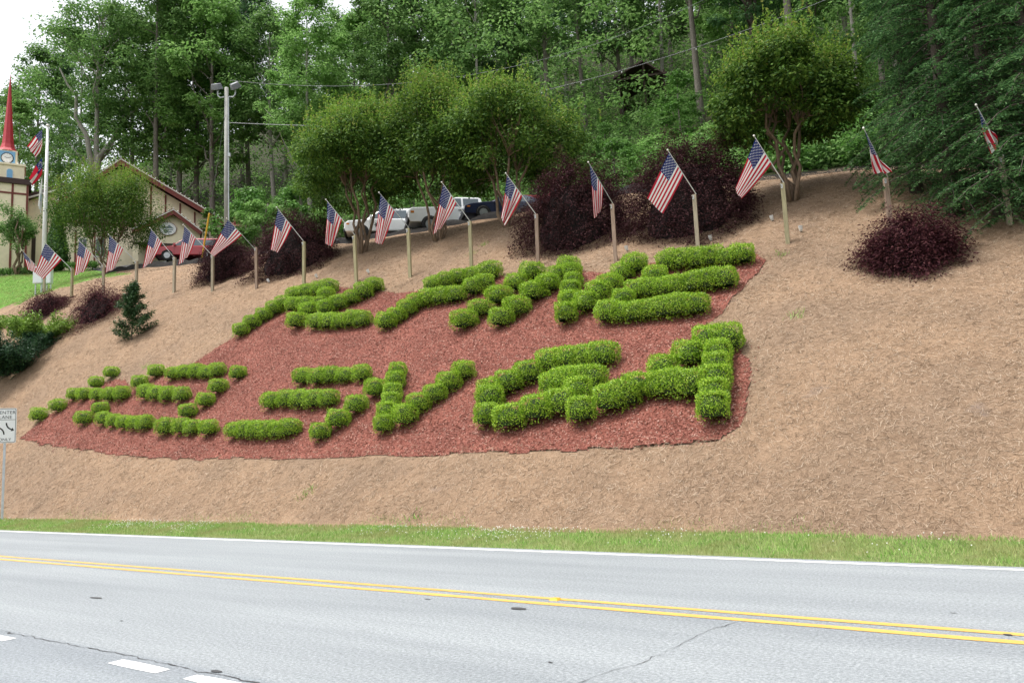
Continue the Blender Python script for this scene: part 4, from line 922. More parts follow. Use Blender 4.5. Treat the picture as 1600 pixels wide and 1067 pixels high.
FOREST = [ # kind, px, D, scale, label
 ('poplar', 24, 84, 0.72, 'light green tree directly behind the red steeple'),
 ('poplar', -45, 92, 0.75, 'light green tree at the left picture edge behind the clock tower'),
 ('spread', 150, 94, 1.25, 'tall tree with pale forked limbs behind the flagpole flags'),
 ('oak', 62, 104, 1.12, 'dark tree filling the gap between steeple and flagpole'),
 ('oak', 214, 98, 1.36, 'tall tree right above the peak of the beige hall roof'),
 ('oak', 245, 92, 1.32, 'straight-trunked tree above the right slope of the hall roof'),
 ('poplar', 274, 96, 1.38, 'slim tall tree between hall roof peak and floodlight pole'),
 ('oak', 306, 96, 1.38, 'bare-trunked tall tree just left of the floodlight pole'),
 ('poplar', 336, 92, 1.32, 'dark tree directly behind the floodlight heads'),
 ('pine', 392, 98, 1.3, 'tall dark pine just right of the floodlight pole'),
 ('oak', 432, 92, 1.15, 'dark tree between the tall pine and pale green poplar'),
 ('poplar', 487, 84, 1.02, 'tallest pale green tree, right of the floodlight pole'),
 ('poplar', 560, 90, 1.0, 'green tree to the right of the pale tallest one, above round crape myrtle'),
 ('oak', 612, 80, 1.0, 'dark tree above the broad crape myrtle by the SUV'),
 ('oak', 665, 82, 1.05, 'dark broad tree above the feathery crape myrtle'),
 ('poplar', 715, 88, 1.0, 'green tree where the upper string of lights starts'),
 ('oak', 765, 78, 1.0, 'dark tree above the spreading yellow-green crape myrtle'),
 ('pine', 812, 80, 0.95, 'dark pine right of the dark tree above the yellow-green crape'),
 ('oak', 862, 76, 1.0, 'dark tree left of the hidden timber shelter'),
 ('pine', 925, 82, 0.95, 'dark pine standing uphill left of the shelter roof'),
 ('oak', 985, 84, 1.0, 'tall tree with pale trunk rising just behind the shelter'),
 ('oak', 1045, 88, 1.0, 'dark tree uphill right of the shelter'),
 ('oak', 1108, 64, 1.0, 'tree with thick pale trunk right of the shelter'),
 ('poplar', 1165, 74, 0.95, 'green tree uphill left of the right crape myrtle crown'),
 ('pine', 1215, 70, 0.95, 'dark pine above the right crape myrtle crown'),
 ('oak', 1285, 62, 0.92, 'dark tree right above the right crape myrtle crown'),
 ('oak', 1350, 44, 0.62, 'dark rounded tree between right crape myrtle and hemlocks'),
 ('pine', 1400, 58, 0.9, 'dark pine above the bare berm behind the hemlocks'),
 ('oak', 1475, 55, 0.9, 'dark broad tree behind the hemlock tops'),
 ('sapling', 1078, 56, 0.82, 'thin airy young tree right of the shelter, above tallest maple'),
 ('sapling', 905, 58, 0.7, 'young tree with narrow crown left of the shelter'),
 ('sapling', 838, 62, 0.75, 'young tree right above the spreading crape myrtle crown'),
 ('sapling', 1335, 42, 0.55, 'young bright tree behind the bare berm beside hemlocks'),
 ('sapling', 955, 58, 0.52, 'bright young tree above the rounded dark maple'),
 ('sapling', 385, 72, 0.62, 'pale bushy young tree at the foot of the floodlight pole'),
 ('sapling', 325, 78, 0.55, 'pale young tree over the maroon wing roof'),
 ('sapling', 440, 66, 0.55, 'bright green young tree above the second dark maple'),
 ('bush', 398, 62, 1.25, 'bright green bush right of the floodlight pole foot'),
 ('bush', 428, 60, 1.2, 'bright bush above the crown of the second dark maple'),
 ('bush', 462, 58, 1.2, 'green bush seen between the second dark maple and round crape myrtle'),
 ('bush', 505, 58, 0.9, 'bright green bush left of the broad crape myrtle trunk'),
 ('bush', 650, 56, 1.0, 'bright bush seen over the roof of the white SUV'),
 ('bush', 900, 52, 0.9, 'green bush behind the crown of the rounded dark maple'),
 ('bush', 975, 50, 1.0, 'bright green bush between the two largest dark maples'),
 ('bush', 1020, 54, 0.9, 'bush uphill left of the tallest dark maple'),
 ('bush', 1160, 46, 0.9, 'bush between tallest maple and right crape myrtle'),
 ('bush', 1205, 42, 0.9, 'bush directly behind the right crape myrtle trunks'),
 ('bush', 1275, 40, 0.9, 'bush at the top of the bare berm'),
 ('bush', 1345, 37, 0.8, 'feathery bush at the right end of the berm top'),
 ('bush', 745, 54, 1.1, 'bush behind the roof of the white pickup'),
 ('bush', 575, 60, 1.0, 'green bush behind the front of the white SUV'),
 ('bush', 1390, 36, 0.8, 'green bush left of the feathery hemlock'),
 ('bush', 1110, 50, 1.0, 'green bush above the top of the tallest maple'),
]
cnt = {}
for kind, px, D, s, lb in FOREST:
    p = ground(px, 330 if D > 45 else 300, D); i = cnt[kind] = cnt.get(kind, -1)+1; ms = FT[kind][i % len(FT[kind])]
    nme, cat = CATN[kind]; t = thing(nme, lb, cat, (p[0], p[1], p[2]-0.1), rf.uniform(0, 6.28), {'sapling': 'young trees at the wood edge', 'bush': 'bushes at the wood edge'}.get(kind, 'woodland trees on the hillside'))
    t.scale = (s, s, s*rf.uniform(0.95, 1.05)); obj_with(ms, t)
# trees further up the wood, one like the other in the photograph
k = 0
for px, D in [(-120,120),(-60,128),(10,132),(90,126),(120,140),(190,124),(260,128),(330,122),(380,130),(450,120),(520,116),(590,112),(650,118),(700,108),(760,110),(830,104),(890,108),(950,102),(1000,110),(1060,104),(1120,96),(1180,98),(1240,90),(1300,84),(1350,82),(1420,78),(1500,74),(1570,70),(1640,66),(1540,46),(1610,44),(1680,52),(1260,52),(1200,60)]:
    kind = ['oak', 'poplar', 'oak', 'pine', 'poplar'][k % 5]; p = ground(px, 300, D); i = k % len(FT[kind])
    t = thing(CATN[kind][0], 'dark tree deep in the wood behind the front row of trees', CATN[kind][1], (p[0], p[1], p[2]-0.2), rf.uniform(0, 6.28), 'trees deep in the wood')
    s = rf.uniform(0.95, 1.1)*(0.85 if px < 40 else 1.12 if px < 100 else 1.32 if px < 420 else 1.1); t.scale = (s, s, s); obj_with(FT[kind][i], t); k += 1
# undergrowth: a continuous leafy layer over the hillside behind the parking place
r = np.random.default_rng(99); n = 3900; px = r.uniform(-150, 1750, n); DD = 30+r.uniform(0, 1, n)**1.4*86
P = np.array([at(a, 320, d) for a, d in zip(px, DD)]); z = land(P[:, 0], P[:, 1])
def lotfree(u, v): return ~((v < 40) & (u > -48) & (u < -10)) & ~((v < 52) & (u <= -46)) & (v > 33.6)
ok = lotfree(P[:, 0], P[:, 1]); P[:, 2] = z; P = P[ok]; hgt = r.uniform(0.3, 2.2, len(P))
P3 = np.stack([r.uniform(-12, 4, 230), r.uniform(33.2, 36.5, 230), np.zeros(230)], 1); P3[:, 2] = land(P3[:, 0], P3[:, 1]); P = np.vstack([P, P3]); hgt = np.concatenate([hgt, r.uniform(0.1, 1.0, 230)])
C = P+np.stack([0*hgt, 0*hgt, hgt], 1); s = r.uniform(0.6, 1.3, len(P))
mb = MB(); sel = r.uniform(0, 1, len(P)) < 0.55
n2 = 3800; px2 = r.uniform(-250, 1800, n2); D2 = 58+r.uniform(0, 1, n2)**0.8*85
P2 = np.array([at(a, 300, d) for a, d in zip(px2, D2)]); P2[:, 2] = land(P2[:, 0], P2[:, 1]); ok2 = lotfree(P2[:, 0], P2[:, 1]) & (P2[:, 1] > 44) & ((px2 > 260) | (D2 > 98)); P2, px2 = P2[ok2], px2[ok2]
C2 = P2+np.stack([0*P2[:, 0], 0*P2[:, 0], 1.0+r.uniform(0, 1, len(P2))**1.2*np.where(px2 < 330, 13, 18)], 1); 
def clear_of_shelter(C_):
    q = np.array([project(c) for c in C_]); d_ = (C_-CAM) @ CF
    return ~((q[:, 0] > 940) & (q[:, 0] < 1062) & (q[:, 1] > 78) & (q[:, 1] < 126) & (d_ < 80) & (d_ > 50))
k_ = clear_of_shelter(C2); C2, P2 = C2[k_], P2[k_]; s2 = r.uniform(1.0, 2.0, len(P2))
m2 = MB(); sl2 = r.uniform(0, 1, len(P2)) < 0.35
for mm, q_ in ((0, sl2), (1, ~sl2)): m2.add(*leaves(r, C2[q_], np.stack([s2*1.2, s2*1.2, s2*0.6], 1)[q_], 66, 0.345, 0.6, 0.8, 0.5), mat=mm)
tag(m2.build('wood_foliage', [M_LF_POPLAR, M_LF_OAK]), kind='stuff')
for mm, sl in ((0, sel), (1, ~sel)):
    mb.add(*leaves(r, C[sl], np.stack([s, s, s*0.7], 1)[sl], 64, 0.21, 0.6, 0.8, 0.5), mat=mm)
tag(mb.build('undergrowth', [M_LF_BRUSH, M_LF_OAK]), kind='stuff')
# ------------------------------------------------------------------ buildings on the left
AZ = math.atan2(CR[1], CR[0])                       # a wall turned square to the camera
M_CREAM = plain('cream_stucco', (0.82, 0.72, 0.53), 0.85, var=0.07, scale=3, bmp=0.2)
M_MAROON = plain('maroon_timber', (0.17, 0.040, 0.032), 0.7, var=0.2, scale=10)
M_ROOFM = plain('maroon_shingle', (0.13, 0.036, 0.032), 0.85, var=0.25, scale=14, bmp=0.4)
M_ROOFD = plain('dark_eave', (0.055, 0.03, 0.026), 0.7)
M_SPIRE = plain('red_spire_metal', (0.42, 0.03, 0.04), 0.45, var=0.12, scale=4)
M_SKYBL = plain('pale_blue_panel', (0.20, 0.42, 0.66), 0.6, var=0.05)
M_CLOCK = plain('clock_white', (0.80, 0.80, 0.80), 0.4, var=0.03)
M_GLASS = plain('dark_glass', (0.035, 0.045, 0.05), 0.08, var=0.2, spec=0.8)
M_TRIM = plain('white_trim', (0.72, 0.70, 0.64), 0.6, var=0.06)
M_BROWN = plain('brown_timber', (0.045, 0.03, 0.022), 0.85)  # dark brown timber of the link door and the shelter
class Front:
    """a building square to the camera (turned by dr); sizes read from the photograph at its own distance"""
    def __init__(s, px, D, dr=0.0, py=425):
        s.o = ground(px, py, D); s.rz = AZ+dr; s.ex = np.array([math.cos(s.rz), math.sin(s.rz), 0]); s.ey = np.array([-math.sin(s.rz), math.cos(s.rz), 0])
    def p(s, x, y, off=0.0):
        r = ray(x, y); t = ((s.o-CAM) @ s.ey + off)/(r @ s.ey); q = CAM+r*t-s.o; return float(q @ s.ex), float(q[2])
    def thing(s, name, label, cat): return thing(name, label, cat, tuple(s.o), s.rz)
def slab(mb, x0, x1, y0, y1, z0, z1): mb.box(((x0+x1)/2, (y0+y1)/2, (z0+z1)/2), (abs(x1-x0), abs(y1-y0), abs(z1-z0))); return mb
# clock tower
f = Front(8, 72, 0.53); T = f.thing('clock_tower', 'cream clock tower with a tall red spire at the left edge', 'clock tower')
xr, zt = f.p(45, 290); xl = -xr*1.0-1.2; cx_ = f.p(11, 240)[0]
mb = MB(); slab(mb, cx_-(xr-cx_), xr, 0, 2*(xr-cx_), -1.5, zt); WALL = mb.build('wall', M_CREAM, T)
hw = xr-cx_
mb = MB(); slab(mb, cx_-hw-0.2, cx_+hw+0.2, -0.2, 2*hw+0.2, zt+0.002, zt+0.48); mb.build('eave', M_ROOFD, T)
for (xa, ya, xb, yb) in [(0, 303, 45, 304), (0, 362, 45, 364)]:
    z_ = f.p(30, ya)[1]; mb = MB(); slab(mb, cx_-hw, cx_+hw, -0.05, -0.003, z_-0.08, z_+0.08); mb.build('timber_band', M_MAROON, T)
zb_ = [f.p(30, 303)[1]-0.083, f.p(30, 362)[1]+0.083]
for x in (cx_-hw+0.09, cx_-hw*0.33, f.p(18.5, 330)[0], cx_+hw-0.09):
    for za, zc in ((zb_[0]+0.169, zt-0.003), (zb_[1], zb_[0]), (-1.0, zb_[1]-0.169)):
        mb = MB(); slab(mb, x-0.085, x+0.085, -0.05, -0.003, za, zc); mb.build('timber_post', M_MAROON, T)
x2 = f.p(38, 270)[0]-cx_; z2 = f.p(20, 257)[1]
mb = MB(); slab(mb, cx_-x2, cx_+x2, hw-x2, hw+x2, zt+0.482, z2); mb.build('upper_stage', M_CREAM, T)
mb = MB(); slab(mb, cx_-x2-0.1, cx_+x2+0.1, hw-x2-0.1, hw+x2+0.1, z2+0.002, z2+0.20); mb.build('ledge', M_CREAM, T, bevel=0.03)
yf2 = hw-x2
ax_, aw, az0, az1 = f.p(15, 270)[0], 0.22, f.p(15, 279)[1], f.p(15, 266)[1]
poly = [(ax_-aw, az0), (ax_+aw, az0), (ax_+aw, az1)]+[(ax_+aw*math.cos(a), az1+aw*math.sin(a)) for a in np.linspace(0.2, math.pi-0.2, 9)]+[(ax_-aw, az1)]
big = [(ax_+(x-ax_)*1.22, az0-0.06+(z-az0)*1.12) for x, z in poly]
mb = MB(); mb.prism(big, yf2-0.05, yf2-0.003); wf = mb.build('arched_window', M_TRIM, T); mb = MB(); mb.prism(poly, yf2-0.07, yf2-0.052); mb.build('pane', M_SKYBL, wf)
x3 = f.p(27, 240)[0]-cx_; z3 = f.p(12, 229)[1]
mb = MB(); slab(mb, cx_-x3, cx_+x3, hw-x3, hw+x3, z2+0.202, z3); mb.build('clock_stage', M_CREAM, T)
yf3 = hw-x3; zc = f.p(12, 242)[1]; rc = 0.50
mb = MB(); slab(mb, cx_-0.62, cx_+0.62, yf3-0.03, yf3-0.003, zc-0.66, zc+0.66); mb.build('clock_panel', M_SKYBL, T)
def disc(mb, c, r, y0, y1, n=28, r2=None):
    mb.prism([(c[0]+r*math.cos(a), c[1]+(r2 or r)*math.sin(a)) for a in np.arange(n)*2*math.pi/n], y0, y1); return mb
ck = disc(MB(), (cx_, zc), rc, yf3-0.07, yf3-0.033).build('clock', M_BLK, T)
disc(MB(), (cx_, zc), rc*0.86, yf3-0.085, yf3-0.072).build('dial', M_CLOCK, ck)
mb = MB()
for a, L in ((2.75, 0.22), (0.35, 0.33)): mb.tube([(cx_, yf3-0.09, zc), (cx_+L*math.cos(a), yf3-0.09, zc+L*math.sin(a))], 0.018, 5)
for k in range(12):
    a = k*math.pi/6; mb.tube([(cx_+0.34*math.cos(a), yf3-0.088, zc+0.34*math.sin(a)), (cx_+0.40*math.cos(a), yf3-0.088, zc+0.40*math.sin(a))], 0.012, 4)
mb.build('clock_hands', M_BLK, ck)
zs = f.p(10, 103)[1]-z3
mb = MB(); pr = [(1.38, 0), (1.30, 0.05), (0.98, 0.32), (0.78, 0.75), (0.70, 1.2), (0.45, zs*0.45), (0.19, zs*0.80), (0.02, zs)]
n = 8; a = np.arange(n)*2*math.pi/n+math.pi/8
V = np.array([(cx_+r_*x3/1.0*0.86*math.cos(t), hw+r_*x3*0.86*math.sin(t), z3+0.004+z) for r_, z in pr for t in a]); i = np.arange(len(pr)-1)[:, None]*n; j = np.arange(n)[None]; j2 = (j+1) % n
mb.add(V, np.stack([i+j, i+j2, i+n+j2, i+n+j], -1).reshape(-1, 4)); mb.build('spire', M_SPIRE, T)

# gabled hall
f = Front(225, 77, 0.40); Hh = f.thing('gabled_hall', 'long beige gabled hall with maroon timbers and roof left of the floodlight pole', 'hall')
rx, rz_ = f.p(190, 256); ex_, ez_ = f.p(352, 352); lx, lz = f.p(88, 322); gx0 = f.p(102, 400)[0]; gx1 = f.p(345, 400)[0]
sl_r = (ez_-rz_)/(ex_-rx); sl_l = (lz-rz_)/(lx-rx)
wl = [(gx0, -1.5), (gx1, -1.5), (gx1, rz_+sl_r*(gx1-rx)-0.35), (rx, rz_-0.35), (gx0, rz_+sl_l*(gx0-rx)-0.35)]
MB().prism(wl, 0, 14).build('wall', M_CREAM, Hh)
def roof_side(xa, za, xb, zb2, th=0.16, y0=-1.1, y1=14.5, mat=M_ROOFM):
    d = np.array([xb-xa, zb2-za]); d /= np.linalg.norm(d); nn = np.array([-d[1], d[0]]); nn = nn if nn[1] > 0 else -nn
    P = [(xa, za), (xb, zb2), (xb+nn[0]*th, zb2+nn[1]*th), (xa, za+th*1.2)]
    if xb < xa: P = P[::-1]
    return MB().prism(P, y0, y1).build('roof', mat, Hh)
roof_side(rx+0.002, rz_, ex_, ez_); roof_side(rx-0.002, rz_, lx, lz)
def barge(xa, za, xb, zb2, y, dep=0.42, nm_='bargeboard', par=None, lights=True):
    par = par or Hh; d = np.array([xb-xa, zb2-za]); L = np.linalg.norm(d); d /= L; dn = np.array([d[1], -d[0]]); dn = dn if dn[1] < 0 else -dn
    P = [(xa, za), (xb, zb2), (xb+dn[0]*dep, zb2+dn[1]*dep), (xa, za-dep*1.15)]
    if xb > xa: P = P[::-1]
    bo = MB().prism(P, y-0.05, y-0.004).build(nm_, M_MAROON, par)
    tb = MB(); P2 = [(xa, za+0.10), (xb, zb2+0.10), (xb, zb2), (xa, za)]
    if xb > xa: P2 = P2[::-1]
    tb.prism(P2, y-0.09, y-0.052); tb.build('trim', M_TRIM, bo)
    if lights:
        lb_ = MB(); m_ = int(L/0.42); oct2 = np.array([(1,0,0),(-1,0,0),(0,1,0),(0,-1,0),(0,0,1),(0,0,-1)])*0.06; fc_ = [(0,2,4),(2,1,4),(1,3,4),(3,0,4),(2,0,5),(1,2,5),(3,1,5),(0,3,5)]
        for q in range(m_): lb_.add(oct2+np.array([xa+d[0]*L*q/m_, y-0.11, za+d[1]*L*q/m_+0.16]), tris=fc_)
        lb_.build('light_string', M_CLOCK, bo)['kind'] = 'stuff'
barge(rx, rz_, ex_, ez_, -1.1); barge(rx, rz_, lx, lz, -1.1)
for px_ in (118, 148, 178, 208, 235, 258, 281, 304, 326):
    x = f.p(px_, 380)[0]; top = (rz_+(sl_r if x > rx else sl_l)*(x-rx))-0.5; zz = f.p(px_, 358)[1]
    MB().box((x, -0.03, (top+zz+0.1)/2), (0.14, 0.05, top-zz-0.1)).build('timber_post', M_MAROON, Hh)
    if px_ < 200: MB().box((x, -0.03, (zz-1.0-0.1)/2), (0.14, 0.05, zz+1.0-0.1)).build('timber_post', M_MAROON, Hh)
zz = f.p(300, 358)[1]; MB().box(((gx0+gx1)/2, -0.03, zz), (gx1-gx0-0.02, 0.055, 0.196)).build('timber_band', M_MAROON, Hh)
for px0, px1, py0, py1 in ((122, 136, 372, 402), (149, 165, 372, 402)):
    a_, b_ = f.p(px0, py1), f.p(px1, py0); w1 = MB().box(((a_[0]+b_[0])/2, -0.035, (a_[1]+b_[1])/2), (b_[0]-a_[0], 0.06, b_[1]-a_[1])).build('window', M_TRIM, Hh)
    for hx in (-0.24, 0.24): MB().box(((a_[0]+b_[0])/2+hx*(b_[0]-a_[0]), -0.075, (a_[1]+b_[1])/2), ((b_[0]-a_[0])*0.40, 0.012, (b_[1]-a_[1])*0.84)).build('pane', M_GLASS, w1)
# porch with the oval sign
PY = -5.0
a_ = f.p(271, 331, PY); l_ = f.p(206, 362, PY); r_2 = f.p(316, 365, PY); zbm = f.p(262, 380, PY)[1]; pl_, pr_ = f.p(212, 400, PY)[0], f.p(309, 400, PY)[0]
MB().prism([(pl_-0.2, zbm), (pr_+0.2, zbm), (pr_+0.2, r_2[1]+0.02), (a_[0], a_[1]-0.3), (pl_-0.2, l_[1]+0.02)], PY+0.1, PY+0.3).build('porch_gable', M_CREAM, Hh)
for q, (xb, zb2) in enumerate((l_, r_2)):
    d = np.array([xb-a_[0], zb2-a_[1]]); P = [(a_[0]+(0.002 if q else -0.002), a_[1]), (xb, zb2), (xb, zb2+0.16), (a_[0]+(0.002 if q else -0.002), a_[1]+0.17)]
    MB().prism(P if xb < a_[0] else P[::-1], PY-0.5, -0.06).build('porch_roof', M_ROOFM, Hh); barge(a_[0], a_[1], xb, zb2, PY-0.5, 0.34)
MB().box(((pl_+pr_)/2, PY+0.2, zbm-0.14), (pr_-pl_+0.5, 0.34, 0.27)).build('porch_beam', M_ROOFD, Hh)
for x in (pl_, pr_): MB().box((x, PY+0.2, (zbm-0.28-1.0)/2), (0.46, 0.40, zbm-0.28+1.0)).build('porch_post', M_CREAM, Hh, bevel=0.02)
x = f.p(262, 400)[0]; MB().box((x, -0.05, zbm/2-0.7), (pr_-pl_-1.2, 0.08, zbm+0.2)).build('doorway', M_GLASS, Hh)
sc_ = f.p(262, 357.5, PY); sg = thing('oval_sign', 'oval white sign with a grey picture under the porch gable of the hall', 'sign', tuple(f.o+f.ex*sc_[0]+f.ey*(PY+0.05)+np.array([0, 0, sc_[1]])), f.rz)
disc(MB(), (0, 0), 0.74, -0.06, 0.046, r2=0.62).build('rim', M_MAROON, sg); disc(MB(), (0, 0), 0.70, -0.08, -0.062, r2=0.58).build('board', M_CLOCK, sg)
M_GREYP = plain('grey_green_print', (0.19, 0.24, 0.25), 0.6, var=0.3, scale=8)
mb = MB(); mb.prism([(-0.55, 0.02), (-0.28, 0.30), (-0.10, 0.12), (0.12, 0.36), (0.52, 0.02)], -0.088, -0.083); mb.prism([(-0.45, -0.14), (0.45, -0.14), (0.45, -0.06), (-0.45, -0.06)], -0.088, -0.083); mb.prism([(-0.33, -0.34), (0.33, -0.34), (0.33, -0.22), (-0.33, -0.22)], -0.088, -0.083); mb.build('picture', M_GREYP, sg)
# link and wing
f2 = Front(75, 75.5, 0.50); Lk = f2.thing('link_building', 'low beige wing with dark roof between the clock tower and the hall', 'building')
xa, za = f2.p(45, 312); xb, zb2 = f2.p(104, 296)
MB().prism([(xa, -1.5), (xb, -1.5), (xb, zb2-0.1), (xa, za-0.1)], 0, 7).build('wall', M_CREAM, Lk)
MB().prism([(xa, za-0.098), (xb, zb2-0.098), (xb, zb2+0.55), (xa, za+0.35)], -0.7, 7.2).build('roof', M_ROOFD, Lk)
MB().prism([(xa, za-0.11), (xb, zb2-0.11), (xb, zb2+0.05), (xa, za+0.05)], -0.76, -0.703).build('trim', M_TRIM, Lk)
for px_ in (73, 97):
    x = f2.p(px_, 360)[0]; MB().box((x, -0.03, 2.2), (0.15, 0.05, 6.0)).build('timber_post', M_MAROON, Lk)
a_, b_ = f2.p(46, 424), f2.p(54, 372); MB().box(((a_[0]+b_[0])/2+0.1, -0.04, (b_[1]+a_[1])/2), (b_[0]-a_[0], 0.06, b_[1]-a_[1]+0.3)).build('door', M_BROWN, Lk)
f3 = Front(345, 82, 0.36, 410); Wg = f3.thing('roofed_wing', 'maroon roofed wing at the right end of the hall behind the floodlight pole', 'building')
A1, A2, B1, B2 = f3.p(296, 324), f3.p(352, 326), f3.p(296, 356), f3.p(388, 354)
MB().prism([(B1[0], -1), (B2[0]-0.8, -1), (B2[0]-0.8, B2[1]), (B1[0], B1[1])], 0.6, 9).build('wall', M_CREAM, Wg)
m_ = MB(); m_.add([(B1[0], -0.2, B1[1]), (B2[0], -0.2, B2[1]), (A2[0], 4.5, A2[1]), (A1[0], 4.5, A1[1]), (B2[0], 9.5, B2[1]), (B1[0], 9.5, B1[1]), (B1[0], -0.2, B1[1]-0.15), (B2[0], -0.2, B2[1]-0.15), (B2[0], 9.5, B2[1]-0.15)],
   [(0, 1, 2, 3), (3, 2, 4, 5), (0, 6, 7, 1), (1, 7, 8, 4)], [(1, 4, 2)]); m_.build('roof', M_ROOFM, Wg)
c_ = f3.p(372, 348); MB().box((c_[0], 1.4, c_[1]+0.3), (0.7, 0.7, 1.3)).build('chimney', M_MAROON, Wg)
# timber shelter in the wood
f4 = Front(1005, 78, -0.25, 150); Sh = f4.thing('timber_shelter', 'dark open timber shelter half hidden in the trees uphill', 'shelter')
a_ = f4.p(1004, 94); l_ = f4.p(958, 124); r_2 = f4.p(1046, 121); zf = f4.p(1004, 150)[1]
for q, (xb, zb2) in enumerate((l_, r_2)):
    P = [(a_[0]+(0.003 if q else -0.003), a_[1]-0.14), (xb, zb2), (xb, zb2+0.14), (a_[0]+(0.003 if q else -0.003), a_[1])]
    MB().prism(P if xb < a_[0] else P[::-1], 0, 6).build('roof', M_ROOFD, Sh)
for x in (l_[0]+0.5, a_[0], r_2[0]-0.5):
    for y in (0.4, 5.6): zt_ = l_[1]+(a_[1]-l_[1])*(1-abs(x-a_[0])/abs(l_[0]-a_[0]))-0.15; MB().box((x, y, (zt_+zf-2)/2), (0.2, 0.2, zt_-zf+2)).build('post', M_BROWN, Sh)
MB().box(((l_[0]+r_2[0])/2, 0.2, l_[1]-0.1), (r_2[0]-l_[0]-0.4, 0.16, 0.2)).build('tie_beam', M_BROWN, Sh)
MB().box(((l_[0]+r_2[0])/2, 5.8, (l_[1]+zf)/2-0.4), (r_2[0]-l_[0]-0.6, 0.12, l_[1]-zf)).build('back_wall', M_BROWN, Sh)

